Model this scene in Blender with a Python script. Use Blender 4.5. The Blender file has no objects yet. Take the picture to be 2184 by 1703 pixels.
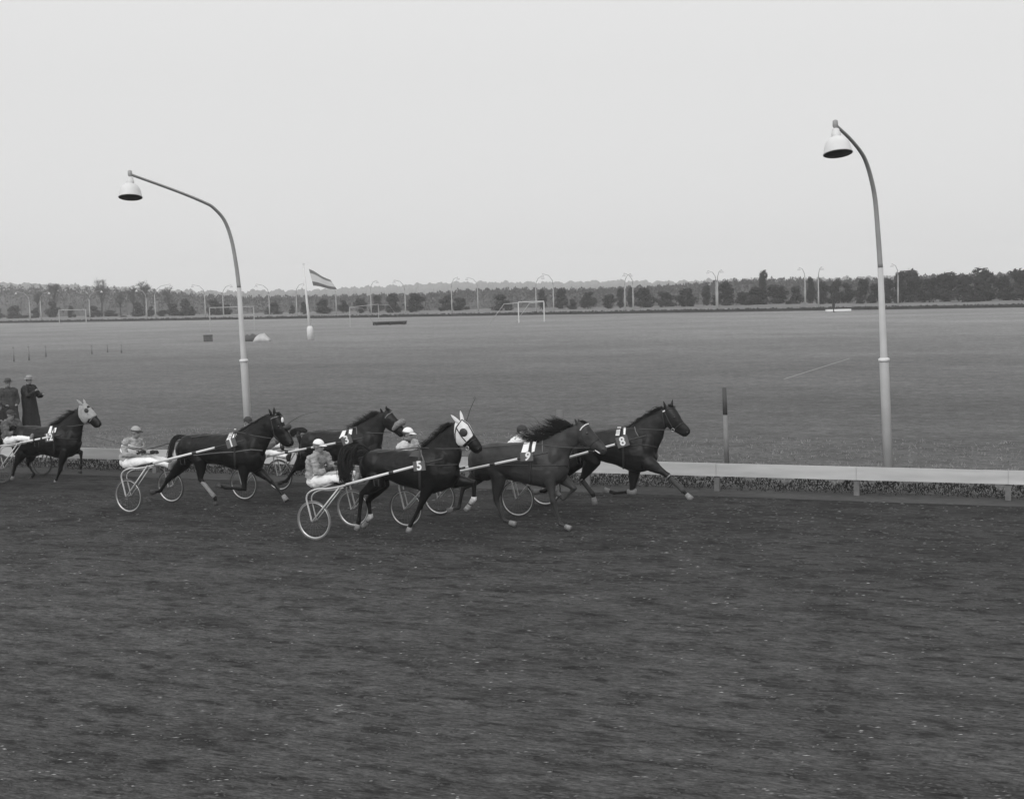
import bpy, bmesh, math, random
import numpy as np
from mathutils import Vector, Matrix
from mathutils.bvhtree import BVHTree
random.seed(7)
SC = bpy.context.scene
COL = SC.collection
pi = math.pi

# ------------------------------------------------------------------ camera
F = 2770.0                                   # focal length in 2184-wide pixels
CAMH = 4.4
PITCH = math.atan((851.5 - 613) / F)
ROLL = math.radians(1.62)
cam = bpy.data.cameras.new('camera'); camo = bpy.data.objects.new('camera', cam); COL.objects.link(camo)
cam.sensor_width = 36; cam.lens = 36 * F / 2184; cam.clip_start = .1; cam.clip_end = 9000
RM = Matrix.Rotation(pi / 2 - PITCH, 3, 'X') @ Matrix.Rotation(-ROLL, 3, 'Z')
camo.matrix_world = Matrix.Translation((0, 0, CAMH)) @ RM.to_4x4()
SC.camera = camo
CAM = Vector((0, 0, CAMH))
HAZE = .0005

# ------------------------------------------------------------------ world, sun, exposure
SUN_EL, SUN_AZ = 30, 205                     # overcast: a very soft sun behind the camera, to the left
w = bpy.data.worlds.new('World'); SC.world = w; w.use_nodes = True
nt = w.node_tree; nt.nodes.clear()
o = nt.nodes.new('ShaderNodeOutputWorld'); bg = nt.nodes.new('ShaderNodeBackground')
sky = nt.nodes.new('ShaderNodeTexSky'); sky.sky_type = 'NISHITA'; sky.sun_disc = False
sky.sun_elevation = math.radians(SUN_EL); sky.sun_rotation = math.radians(SUN_AZ)
sky.air_density = 1; sky.dust_density = 5
bw = nt.nodes.new('ShaderNodeRGBToBW')       # black-and-white film: the sky as luminance
mx = nt.nodes.new('ShaderNodeMix'); mx.data_type = 'FLOAT'
cl = nt.nodes.new('ShaderNodeMath'); cl.operation = 'MINIMUM'; cl.inputs[1].default_value = 9.0
nt.links.new(sky.outputs[0], bw.inputs[0]); nt.links.new(bw.outputs[0], cl.inputs[0])
nt.links.new(cl.outputs[0], mx.inputs['A'])
mx.inputs['Factor'].default_value = .85      # closed cloud cover over most of the clear sky
tcw = nt.nodes.new('ShaderNodeTexCoord'); sx = nt.nodes.new('ShaderNodeSeparateXYZ'); gr = nt.nodes.new('ShaderNodeMapRange')
nt.links.new(tcw.outputs['Generated'], sx.inputs[0]); nt.links.new(sx.outputs['Z'], gr.inputs[0])
gr.inputs['From Min'].default_value = .16; gr.inputs['From Max'].default_value = 1    # overcast sky: brighter towards the zenith
gr.inputs['To Min'].default_value = 8.5; gr.inputs['To Max'].default_value = 13.0
nt.links.new(gr.outputs[0], mx.inputs['B'])
nt.links.new(mx.outputs['Result'], bg.inputs['Color'])
bg.inputs['Strength'].default_value = .10
nt.links.new(bg.outputs[0], o.inputs[0])
sun = bpy.data.lights.new('sun', 'SUN'); suno = bpy.data.objects.new('sun', sun); COL.objects.link(suno)
sun.energy = 1.5; sun.angle = math.radians(30); sun.color = (1, 1, 1)
el, az = math.radians(SUN_EL), math.radians(SUN_AZ)
sd = Vector((math.sin(az) * math.cos(el), math.cos(az) * math.cos(el), math.sin(el)))
suno.rotation_euler = sd.to_track_quat('Z', 'Y').to_euler()
SC.view_settings.view_transform = 'Standard'; SC.view_settings.look = 'None'
SC.view_settings.exposure = 0; SC.view_settings.gamma = 1; SC.view_settings.use_curve_mapping = False
SC.cycles.max_bounces = 6; SC.cycles.volume_bounces = 2; SC.cycles.use_denoising = True

# ------------------------------------------------------------------ measuring helpers
ZOOM = {'1': (0, 1140, 3.12), '2': (320, 1240, 3.309), '3': (900, 1240, 3.309), '4': (1180, 1230, 4.368),
        '5': (1500, 1230, 3.0333), '6': (680, 1240, 3.5226), 'D': (900, 1500, 6.4235), 'A': (0, 1160, 4.257),
        'B': (360, 1320, 8.517), 'C': (960, 1360, 8.517), 'E': (1560, 1260, 7.097), 'F': (1180, 1440, 5.46),
        'G': (680, 1280, 6.825)}
def dd(z, x, y):
    if z == 'd': return x, y
    a, b, k = ZOOM[z]; return (a + x / k) * .677, (b + y / k) * .677
def ray(x, y):
    return RM @ Vector(((x - 1092) / F, -(y - 851.5) / F, -1))
def ground(x, y, z=0.0):
    d = ray(x, y); return CAM + d * ((z - CAMH) / d.z)
def onplane(x, y, P, n):
    d = ray(x, y); return CAM + d * ((P - CAM).dot(n) / d.dot(n))
def yhor(x): return 613 - (x - 1092) * .0283

# ------------------------------------------------------------------ materials
MATS = {}
def mat(name, v, rough=.8, noise=0, scale=20, bump=0, metal=0, spec=.3, stretch=None, detail=4, sheen=0, coord='Object'):
    if name in MATS: return MATS[name]
    m = bpy.data.materials.new(name); m.use_nodes = True; t = m.node_tree
    b = t.nodes['Principled BSDF']
    b.inputs['Base Color'].default_value = (v, v, v, 1); b.inputs['Roughness'].default_value = rough
    b.inputs['Metallic'].default_value = metal; b.inputs['Specular IOR Level'].default_value = spec
    if sheen: b.inputs['Sheen Weight'].default_value = sheen
    if noise or bump:
        tc = t.nodes.new('ShaderNodeTexCoord'); mp = t.nodes.new('ShaderNodeMapping')
        t.links.new(tc.outputs[coord], mp.inputs[0])
        if stretch: mp.inputs['Scale'].default_value = stretch
        n = t.nodes.new('ShaderNodeTexNoise'); n.inputs['Scale'].default_value = scale; n.inputs['Detail'].default_value = detail
        t.links.new(mp.outputs[0], n.inputs['Vector'])
        if noise:
            r = t.nodes.new('ShaderNodeMapRange'); r.inputs['From Min'].default_value = .3; r.inputs['From Max'].default_value = .7
            r.inputs['To Min'].default_value = v * (1 - noise); r.inputs['To Max'].default_value = v * (1 + noise)
            t.links.new(n.outputs[0], r.inputs[0]); t.links.new(r.outputs[0], b.inputs['Base Color'])
        if bump:
            bp = t.nodes.new('ShaderNodeBump'); bp.inputs['Strength'].default_value = 1; bp.inputs['Distance'].default_value = bump
            t.links.new(n.outputs[0], bp.inputs['Height']); t.links.new(bp.outputs[0], b.inputs['Normal'])
    MATS[name] = m; return m

# ------------------------------------------------------------------ object helpers
def tag(o, label=None, cat=None, group=None, kind=None):
    if label: o['label'] = label
    if cat: o['category'] = cat
    if group: o['group'] = group
    if kind: o['kind'] = kind
    return o
def empty(name, loc=(0, 0, 0), rz=0):
    o = bpy.data.objects.new(name, None); COL.objects.link(o); o.location = loc; o.rotation_euler = (0, 0, rz)
    o.empty_display_size = .2
    return o
def copy_tree(o, parent=None):
    c = o.copy(); COL.objects.link(c); c.parent = parent
    for ch in list(o.children): copy_tree(ch, c)
    return c

class MB:
    def __init__(s): s.v = []; s.f = []; s.mi = []; s.cur = 0
    def add(s, vs, fs):
        b = len(s.v); s.v += [tuple(p) for p in vs]
        for f in fs: s.f.append([i + b for i in f]); s.mi.append(s.cur)
        return s
    def rings(s, rings, cap=True):
        n = len(rings[0]); vs = [p for r in rings for p in r]; fs = []
        for i in range(len(rings) - 1):
            for j in range(n):
                k = (j + 1) % n
                fs.append([i * n + j, i * n + k, (i + 1) * n + k, (i + 1) * n + j])
        if cap:
            c0 = sum((Vector(p) for p in rings[0]), Vector()) / n; c1 = sum((Vector(p) for p in rings[-1]), Vector()) / n
            a = len(vs); vs += [c0, c1]
            m = (len(rings) - 1) * n
            for j in range(n):
                k = (j + 1) % n
                fs.append([a, k, j]); fs.append([a + 1, m + j, m + k])
        return s.add(vs, fs)
    def tube(s, pts, rad, n=10, flat=1.0, side=Vector((0, 1, 0)), round_ends=False):
        """tube through pts; rad scalar/list (radius in the bending plane); flat scales the radius along `side`"""
        P = [Vector(p) for p in pts]; m = len(P)
        R = [rad] * m if not isinstance(rad, (list, tuple)) else list(rad)
        FL = [flat] * m if not isinstance(flat, (list, tuple)) else list(flat)
        if round_ends:
            d0 = (P[0] - P[1]).normalized(); d1 = (P[-1] - P[-2]).normalized()
            r0, r1 = R[0], R[-1]
            pre = [(P[0] + d0 * r0 * .9, r0 * .35), (P[0] + d0 * r0 * .55, r0 * .8)]
            post = [(P[-1] + d1 * r1 * .55, r1 * .8), (P[-1] + d1 * r1 * .9, r1 * .35)]
            P = [a for a, _ in pre] + P + [a for a, _ in post]
            R = [b for _, b in pre] + R + [b for _, b in post]; FL = [FL[0]] * 2 + FL + [FL[-1]] * 2
            m = len(P)
        rg = []; prev = None
        for i in range(m):
            t = (P[min(i + 1, m - 1)] - P[max(i - 1, 0)])
            t = t.normalized() if t.length > 1e-9 else Vector((0, 0, 1))
            a = side - t * side.dot(t)
            if a.length < .15:
                q = prev if prev is not None else Vector((1, 0, 0)); a = q - t * q.dot(t)
                if a.length < .05: a = Vector((0, 0, 1)) - t * t.z
            a.normalize()
            if prev is not None and a.dot(prev) < 0: a = -a
            prev = a
            b = t.cross(a).normalized()
            rg.append([P[i] + a * (R[i] * FL[i] * math.cos(2 * pi * j / n)) + b * (R[i] * math.sin(2 * pi * j / n)) for j in range(n)])
        return s.rings(rg)
    def ell(s, c, r, n=12, rot=None):
        c = Vector(c); rg = []
        for i in range(1, n):
            th = pi * i / n; row = []
            for j in range(n):
                ph = 2 * pi * j / n
                p = Vector((r[0] * math.sin(th) * math.cos(ph), r[1] * math.sin(th) * math.sin(ph), r[2] * math.cos(th)))
                if rot is not None: p = rot @ p
                row.append(c + p)
            rg.append(row)
        return s.rings(rg)
    def box(s, c, h, rot=None):
        c = Vector(c); vs = []
        for x in (-1, 1):
            for y in (-1, 1):
                for z in (-1, 1):
                    p = Vector((x * h[0], y * h[1], z * h[2]))
                    if rot is not None: p = rot @ p
                    vs.append(c + p)
        return s.add(vs, [[0, 1, 3, 2], [4, 6, 7, 5], [0, 4, 5, 1], [2, 3, 7, 6], [0, 2, 6, 4], [1, 5, 7, 3]])
    def lathe(s, prof, c=(0, 0, 0), n=20, rot=None, cap=True):
        c = Vector(c); rg = []
        for r, z in prof:
            row = []
            for j in range(n):
                p = Vector((r * math.cos(2 * pi * j / n), r * math.sin(2 * pi * j / n), z))
                if rot is not None: p = rot @ p
                row.append(c + p)
            rg.append(row)
        return s.rings(rg, cap)
    def torus(s, c, R, r, n=40, m=8, axis='Y'):
        vs = []; fs = []
        for i in range(n):
            a = 2 * pi * i / n
            for j in range(m):
                b = 2 * pi * j / m
                q = R + r * math.cos(b)
                if axis == 'Y': vs.append(Vector(c) + Vector((q * math.cos(a), r * math.sin(b), q * math.sin(a))))
                else: vs.append(Vector(c) + Vector((q * math.cos(a), q * math.sin(a), r * math.sin(b))))
        for i in range(n):
            for j in range(m):
                fs.append([i * m + j, ((i + 1) % n) * m + j, ((i + 1) % n) * m + (j + 1) % m, i * m + (j + 1) % m])
        return s.add(vs, fs)
    def mesh(s, name, mats):
        me = bpy.data.meshes.new(name); me.from_pydata(s.v, [], s.f)
        if not isinstance(mats, (list, tuple)): mats = [mats]
        for m in mats: me.materials.append(m)
        if len(mats) > 1: me.polygons.foreach_set('material_index', s.mi)
        me.update(); return me
    def build(s, name, mats, parent=None, smooth=True, fixn=True):
        me = s.mesh(name, mats)
        if fixn:
            bm = bmesh.new(); bm.from_mesh(me); bmesh.ops.recalc_face_normals(bm, faces=bm.faces); bm.to_mesh(me); bm.free()
        if smooth: me.polygons.foreach_set('use_smooth', [True] * len(me.polygons))
        o = bpy.data.objects.new(name, me); COL.objects.link(o)
        if parent is not None: o.parent = parent
        return o
    def fused(s, name, m, parent, voxel=.014, smooth=4, mesh_only=False):
        """one continuous skin grown over all the volumes of this builder"""
        me = s.mesh(name, m); bm = bmesh.new(); bm.from_mesh(me)
        bmesh.ops.recalc_face_normals(bm, faces=bm.faces); bm.to_mesh(me); bm.free()
        o = bpy.data.objects.new(name, me); COL.objects.link(o)
        r = o.modifiers.new('r', 'REMESH'); r.mode = 'VOXEL'; r.voxel_size = voxel; r.use_smooth_shade = True
        if smooth:
            q = o.modifiers.new('s', 'SMOOTH'); q.factor = .5; q.iterations = smooth
        dg = bpy.context.evaluated_depsgraph_get(); dg.update()
        me2 = bpy.data.meshes.new_from_object(o.evaluated_get(dg)); me2.name = name
        if not me2.materials: me2.materials.append(m)
        me2.polygons.foreach_set('use_smooth', [True] * len(me2.polygons))
        o.modifiers.clear(); o.data = me2; bpy.data.meshes.remove(me)
        if parent is not None: o.parent = parent
        return o

import mathutils.noise as mnoise
def wrinkle(o, amp, freq, octv=3, st=(1, 1, 1)):
    me = o.data; n = len(me.vertices); co = np.empty(n * 3, 'f'); no = np.empty(n * 3, 'f')
    me.vertices.foreach_get('co', co); me.vertices.foreach_get('normal', no); co = co.reshape(-1, 3); no = no.reshape(-1, 3)
    d = np.array([mnoise.fractal(Vector((c[0] * freq * st[0], c[1] * freq * st[1], c[2] * freq * st[2])), .9, 2.1, octv) for c in co])
    me.vertices.foreach_set('co', (co + no * (d * amp)[:, None]).ravel().astype('f')); me.update()
def lerp(a, b, t): return a + (b - a) * t
def vl(a, b, t): return Vector(a).lerp(Vector(b), t)

# ================================================================== LARGE STRUCTURE
RA, RB = ground(60, 1000), ground(2100, 1066)          # foot of the white rail
RD = (RB - RA).normalized()                             # along the rail, to the right and nearer
RN = Vector((-RD.y, RD.x, 0))                           # away from the track
RANG = math.atan2(RD.y, RD.x)

def sheet(name, pts, z, m, kind='structure', sub=0):
    me = bpy.data.meshes.new(name); me.from_pydata([(p[0], p[1], z) for p in pts], [], [list(range(len(pts)))])
    me.materials.append(m); o = bpy.data.objects.new(name, me); COL.objects.link(o); o['kind'] = kind
    return o

def ground_mat(name, layers, base, rough=.95, bump=(), spec=.15):
    """layers: (scale, stretch_along_rail, lo, hi, from_min, from_max) multiply the base albedo"""
    m = bpy.data.materials.new(name); m.use_nodes = True; t = m.node_tree; b = t.nodes['Principled BSDF']
    b.inputs['Roughness'].default_value = rough; b.inputs['Specular IOR Level'].default_value = spec
    tc = t.nodes.new('ShaderNodeTexCoord')
    cur = None; hs = []
    def noise(scale, st, det=5):
        mp = t.nodes.new('ShaderNodeMapping'); mp.vector_type = 'TEXTURE'
        mp.inputs['Rotation'].default_value = (0, 0, RANG); mp.inputs['Scale'].default_value = (st, 1, 1)
        t.links.new(tc.outputs['Object'], mp.inputs[0])
        n = t.nodes.new('ShaderNodeTexNoise'); n.inputs['Scale'].default_value = scale; n.inputs['Detail'].default_value = det
        n.inputs['Roughness'].default_value = .6
        t.links.new(mp.outputs[0], n.inputs['Vector']); return n
    for (sc, st, lo, hi, f0, f1) in layers:
        n = noise(sc, st)
        r = t.nodes.new('ShaderNodeMapRange'); r.inputs['From Min'].default_value = f0; r.inputs['From Max'].default_value = f1
        r.inputs['To Min'].default_value = lo; r.inputs['To Max'].default_value = hi
        t.links.new(n.outputs[0], r.inputs[0])
        if cur is None:
            mu = t.nodes.new('ShaderNodeMath'); mu.operation = 'MULTIPLY'; mu.inputs[1].default_value = base
            t.links.new(r.outputs[0], mu.inputs[0]); cur = mu
        else:
            mu = t.nodes.new('ShaderNodeMath'); mu.operation = 'MULTIPLY'
            t.links.new(r.outputs[0], mu.inputs[0]); t.links.new(cur.outputs[0], mu.inputs[1]); cur = mu
    t.links.new(cur.outputs[0], b.inputs['Base Color'])
    prev = None
    for (sc, st, dist) in bump:
        n = noise(sc, st, 6); bp = t.nodes.new('ShaderNodeBump'); bp.inputs['Distance'].default_value = dist
        t.links.new(n.outputs[0], bp.inputs['Height'])
        if prev: t.links.new(prev.outputs[0], bp.inputs['Normal'])
        prev = bp
    if prev: t.links.new(prev.outputs[0], b.inputs['Normal'])
    return m

M_grass = ground_mat('grass_field', [(.012, 1.5, .85, 1.15, .35, .65), (.12, 2, .86, 1.14, .35, .65), (1.2, 1.6, .84, 1.16, .35, .65), (5.0, 1.6, .72, 1.3, .35, .65), (16, 1.4, .75, 1.28, .35, .65)],
                     .165, bump=((2.2, 1.5, .10), (9, 1.5, .05)), spec=.2)
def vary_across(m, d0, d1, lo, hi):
    """albedo that changes with the distance from the rail, by a smooth multiplier"""
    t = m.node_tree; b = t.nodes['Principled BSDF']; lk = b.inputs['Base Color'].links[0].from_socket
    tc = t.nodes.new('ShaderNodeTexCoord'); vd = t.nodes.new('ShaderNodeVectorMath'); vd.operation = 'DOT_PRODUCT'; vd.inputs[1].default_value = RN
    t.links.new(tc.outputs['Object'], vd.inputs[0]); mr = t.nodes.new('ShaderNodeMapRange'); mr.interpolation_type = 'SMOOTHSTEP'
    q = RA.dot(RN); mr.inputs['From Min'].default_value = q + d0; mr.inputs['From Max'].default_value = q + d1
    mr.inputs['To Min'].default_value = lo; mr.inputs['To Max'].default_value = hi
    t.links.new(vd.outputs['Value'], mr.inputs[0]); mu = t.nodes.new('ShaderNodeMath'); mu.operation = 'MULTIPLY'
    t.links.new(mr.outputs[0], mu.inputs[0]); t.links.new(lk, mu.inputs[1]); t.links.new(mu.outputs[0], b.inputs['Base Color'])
vary_across(M_grass, 0, 120, .60, 1.2)      # darker grass by the track, paler towards the middle
M_land = ground_mat('far_land', [(.01, 1, .8, 1.2, .3, .7), (.2, 2, .8, 1.2, .3, .7)], .15)
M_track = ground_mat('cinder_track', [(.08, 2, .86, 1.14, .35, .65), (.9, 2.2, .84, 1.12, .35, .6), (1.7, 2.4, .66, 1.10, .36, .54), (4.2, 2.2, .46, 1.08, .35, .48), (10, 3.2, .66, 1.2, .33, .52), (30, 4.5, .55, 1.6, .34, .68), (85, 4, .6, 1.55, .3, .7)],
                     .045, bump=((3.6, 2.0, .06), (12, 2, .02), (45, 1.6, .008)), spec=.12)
vary_across(M_track, -14, -2, 1.12, .56)      # darker lane by the rail, also paints in contact shade under the horses
M_edge = ground_mat('sandy_edge', [(1.2, 4, .8, 1.2, .35, .65), (12, 3, .75, 1.3, .3, .7)], .06, bump=((10, 3, .03),))

FA, FB = ground(0, 689), ground(1900, 659.5)          # inner edge of the far straight
FD = (FB - FA).normalized(); FN = Vector((-FD.y, FD.x, 0))
FN = FN if FN.y > 0 else -FN
def col_on_far(x, behind=0):
    """point of the far straight's line (pushed `behind` metres back) seen at column x"""
    d = ray(x, yhor(x)); P = FA + FN * behind
    # CAM + d*t on line P + FD*s
    A = np.array([[d.x, -FD.x], [d.y, -FD.y]]); s_ = np.linalg.solve(A, np.array([P.x - CAM.x, P.y - CAM.y]))
    return Vector((d.x * s_[0], d.y * s_[0], 0))
def z_at(x, y, P):
    d = ray(x, y); k = math.hypot(P.x, P.y) / math.hypot(d.x, d.y); return CAMH + d.z * k

sheet('ground', [(-2500, -120), (2500, -120), (2500, 2500), (-2500, 2500)], -.012, M_land)
r0 = RA + RN * .45
sheet('grass_field', [r0 - RD * 600, r0 + RD * 90, FB + FD * 120 - FN * 0, FA - FD * 600], -.004, M_grass)
t0 = RA - RN * .12
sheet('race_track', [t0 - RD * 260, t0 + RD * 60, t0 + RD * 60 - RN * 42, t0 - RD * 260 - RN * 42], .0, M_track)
sheet('track_edge', [t0 - RD * 260 - RN * .55, t0 + RD * 60 - RN * .55, t0 + RD * 60 + RN * .6, t0 - RD * 260 + RN * .6], .005, M_edge)
M_far_track = ground_mat('far_track_sand', [(.3, 5, .85, 1.15, .3, .7)], .2)
f0 = FA + FN * .8
sheet('far_track', [f0 - FD * 300, f0 + FD * 160, f0 + FD * 160 + FN * 24, f0 - FD * 300 + FN * 24], .004, M_far_track)

# raised grassy bank behind the far straight
M_bank = ground_mat('pale_bank', [(.15, 3, .8, 1.2, .3, .7), (1.5, 2, .85, 1.15, .3, .7)], .16)
vs = []; fs = []; N = 260
for i in range(N + 1):
    P = FA - FD * 260 + FD * (i * 1.9)
    hh = .22 + .09 * math.sin(i * .21) + .08 * math.sin(i * .057 + 1) + random.uniform(-.05, .05)
    for k, (b_, h_) in enumerate(((22, 0), (24, .45), (26.5, .92), (29, 1), (60, .9), (110, .2))):
        q = P + FN * b_; vs.append((q.x, q.y, hh * h_ - .02))
for i in range(N):
    for k in range(5): fs.append([i * 6 + k, (i + 1) * 6 + k, (i + 1) * 6 + k + 1, i * 6 + k + 1])
me = bpy.data.meshes.new('bank'); me.from_pydata(vs, [], fs); me.materials.append(M_bank)
me.polygons.foreach_set('use_smooth', [True] * len(me.polygons))
o = bpy.data.objects.new('bank', me); COL.objects.link(o); o['kind'] = 'structure'

# far hills with a wooded skyline
M_hill = ground_mat('wooded_hill', [(.008, 1, .8, 1.2, .3, .7), (.05, 1, .75, 1.25, .35, .65)], .085)
hill_prof = [(-500, 604), (-200, 600), (0, 602), (120, 606), (260, 612), (420, 620), (480, 621), (600, 619), (700, 616), (760, 612), (860, 608), (960, 602), (1050, 601), (1150, 602), (1230, 600), (1330, 598), (1430, 600), (1560, 596), (1700, 594), (1850, 590), (2000, 588), (2184, 584), (2500, 580), (2900, 576)]
def interp(prof, x):
    if x <= prof[0][0]: return prof[0][1]
    for (a, b), (c, d) in zip(prof, prof[1:]):
        if x <= c: return b + (d - b) * (x - a) / (c - a)
    return prof[-1][1]
vs = []; fs = []; n = 1200; rows = 7
for i in range(n + 1):
    x = -900 + i * 3.3
    d = ray(x, yhor(x)); u = Vector((d.x, d.y, 0)).normalized(); dist = 1500 + 120 * math.sin(i * .013)
    zt = z_at(x, interp(hill_prof, x), u * dist) + 1.6 * math.sin(i * .6) * math.sin(i * .17) + random.uniform(-1.3, 1.3)
    for k in range(rows):
        f = k / (rows - 1); q = u * (dist - 380 * (1 - f) ** 1.2)
        zz = zt * (f ** .8) + (random.uniform(-1.2, 1.2) if 0 < k < rows - 1 else 0)
        vs.append((q.x, q.y, max(zz, -.5) if k else -1))
for i in range(n):
    for k in range(rows - 1): fs.append([i * rows + k, (i + 1) * rows + k, (i + 1) * rows + k + 1, i * rows + k + 1])
me = bpy.data.meshes.new('hills'); me.from_pydata(vs, [], fs); me.materials.append(M_hill)
o = bpy.data.objects.new('hills', me); COL.objects.link(o); o['kind'] = 'structure'

# far-off bare wood behind the bank
M_wood = mat('bare_wood_twigs', .095, .95, noise=.25, scale=.12)
wood_prof = [(-400, 612), (0, 613), (60, 614), (120, 615), (200, 617), (300, 620), (380, 625), (430, 630), (520, 634), (700, 632), (800, 630), (900, 628), (1000, 620), (1100, 617), (1250, 618), (1400, 612), (1500, 605), (1600, 598), (1700, 597), (1760, 600), (1900, 597), (1950, 592), (2184, 586), (2600, 580)]
mb = MB(); rnd = random.Random(3)
for i in range(60000):
    x = rnd.uniform(-250, 2400); b_ = rnd.uniform(45, 95)
    P = col_on_far(x, b_)
    lump = .96 + .10 * math.sin(x * .11 + b_) + .06 * math.sin(x * .31)
    zt = z_at(x, interp(wood_prof, x), P) * lump * lerp(.86, 1.02, (b_ - 45) / 50)
    z = zt * (1 - rnd.random() ** 1.6 * .95) if rnd.random() < .9 else zt * rnd.uniform(.97, 1.03)
    s_ = rnd.uniform(.22, .5); a = rnd.uniform(0, pi)
    ux = Vector((math.cos(a), math.sin(a), rnd.uniform(-.3, .3))) * s_ * .6
    uz = Vector((rnd.uniform(-.4, .4), rnd.uniform(-.4, .4), 1)) * s_
    c = Vector((P.x, P.y, z)); mb.add([c - ux, c + ux, c + uz], [[0, 1, 2]])
# dense inner mass of trunks and brush between the outer twigs
rows = []
for i in range(700):
    x = -250 + i * 3.8; r = []
    for k, (b_, f_) in enumerate(((50, 0), (54, .45), (60, .72), (70, .84), (84, .9), (95, .0))):
        P = col_on_far(x, b_); zt = z_at(x, interp(wood_prof, x), P) * (1 + .05 * math.sin(x * .11 + 60)); r.append(Vector((P.x, P.y, max(0, zt * f_ + (rnd.uniform(-.45, .35) if f_ else 0)))))
    rows.append(r)
vs = [p for r in rows for p in r]; mb.add(vs, [[i * 6 + k, (i + 1) * 6 + k, (i + 1) * 6 + k + 1, i * 6 + k + 1] for i in range(699) for k in range(5)])
o = mb.build('far_wood', M_wood, smooth=False, fixn=False)
tag(o, 'grey mass of leafless woodland filling the distance behind the far straight', 'woodland', kind='stuff')

# ================================================================== TREES beyond the far straight
M_ever = mat('evergreen_foliage', .028, .9, noise=.4, scale=1.2)
M_bark = mat('bark', .06, .95, noise=.3, scale=8)
M_twig = mat('bare_twigs', .10, .95)
def crown_mesh(seed, spire=0):
    rnd = random.Random(seed); mb = MB(); cl = []
    for i in range(11):
        h = rnd.uniform(.12, .9); rr = (1 - h) ** .6 * (.42 if not spire else .3) + .05
        a = rnd.uniform(0, 2 * pi); cl.append((Vector((math.cos(a) * rr * rnd.random(), math.sin(a) * rr * rnd.random(), h)), rnd.uniform(.13, .24)))
    cl += [(Vector((0, 0, .25)), .3), (Vector((0, 0, .5)), .27), (Vector((rnd.uniform(-.05, .05), 0, .75)), .18)]
    for c, r in cl:
        for k in range(135):
            d = Vector((rnd.gauss(0, 1), rnd.gauss(0, 1), rnd.gauss(0, 1))).normalized()
            p = c + Vector((d.x * r, d.y * r, d.z * r * .8)) * rnd.uniform(.55, 1.08)
            if p.z < .02: p.z = .02 + rnd.random() * .08
            e1 = Vector((rnd.gauss(0, 1), rnd.gauss(0, 1), rnd.gauss(0, .6))).normalized() * rnd.uniform(.03, .065)
            e2 = d.cross(e1).normalized() * rnd.uniform(.03, .06)
            mb.add([p - e1, p + e1, p + e2 + e1 * .3, p - e2 * .3 - e1 * .2], [[0, 1, 2], [0, 3, 1]])
    return mb.mesh('crown', M_ever)
CR = [crown_mesh(s) for s in range(6)] + [crown_mesh(50, 1), crown_mesh(51, 1)]
mb = MB(); mb.tube([(0, 0, 0), (.01, 0, .4), (0, .01, .85)], [.035, .028, .01], 6); TRUNK = mb.mesh('trunk', M_bark)
marks = [(0, 'the photo edge'), (480, 'the two-bar frame'), (660, 'the flagpole'), (800, 'the tilted goal'), (1135, 'the white goal'), (1530, 'the paired lamps'), (1880, 'the tall lamp post')]
ORD = ['first', 'second', 'third', 'fourth', 'fifth', 'sixth', 'seventh', 'eighth', 'ninth', 'tenth', 'eleventh', 'twelfth', 'thirteenth', 'fourteenth', 'fifteenth', 'sixteenth', 'seventeenth', 'eighteenth', 'nineteenth', 'twentieth'] + ['number %d' % k for k in range(21, 60)]
evs = []
A_ = lambda z: z * .248
for (zx, zw, zt) in [(-40, 120, 410), (115, 120, 395), (210, 70, 470), (300, 60, 410), (455, 110, 350), (600, 60, 395), (800, 100, 390), (935, 110, 430), (1060, 70, 475), (1185, 110, 365), (1290, 60, 390), (1385, 90, 430), (1480, 120, 370), (1590, 100, 340), (1640, 70, 400), (1840, 130, 345), (1945, 60, 380)]:
    evs.append((A_(zx), A_(zw), 555 + A_(zt)))
for (zx, zw, zt) in [(30, 80, 430), (440, 120, 415), (600, 50, 440), (690, 60, 415), (860, 140, 390), (1040, 90, 390), (1190, 110, 385), (1330, 100, 350), (1460, 130, 345), (1660, 170, 345), (1930, 120, 360), (2040, 120, 380)]:
    evs.append((474 + A_(zx), A_(zw), 541.6 + A_(zt)))
for (zx, zw, zt) in [(120, 110, 375), (480, 150, 345), (840, 90, 310), (1010, 120, 305), (1100, 80, 390), (1230, 140, 320), (1410, 120, 350), (1510, 70, 305), (1600, 70, 295), (1710, 190, 300), (1900, 150, 330), (2060, 180, 290)]:
    evs.append((947.8 + A_(zx), A_(zw), 541.6 + A_(zt)))
for (zx, zw, zt) in [(190, 120, 300), (340, 90, 280), (510, 180, 250), (640, 120, 330), (760, 200, 290), (830, 80, 160), (950, 200, 270), (1110, 120, 275), (1235, 90, 210), (1340, 120, 250), (1450, 110, 235), (1560, 140, 240), (1680, 140, 220), (1790, 120, 250), (1900, 140, 220), (2010, 120, 165), (2120, 200, 150), (2260, 200, 170), (2400, 220, 140), (2560, 200, 150), (2720, 240, 110), (2900, 160, 170), (3060, 230, 120), (3230, 200, 150)]:
    evs.append((1421.7 + A_(zx), A_(zw), 541.6 + A_(zt)))
evs = [(x, wd, yt + (7 if x > 1950 else 0)) for x, wd, yt in evs]; evs.sort()
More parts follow.
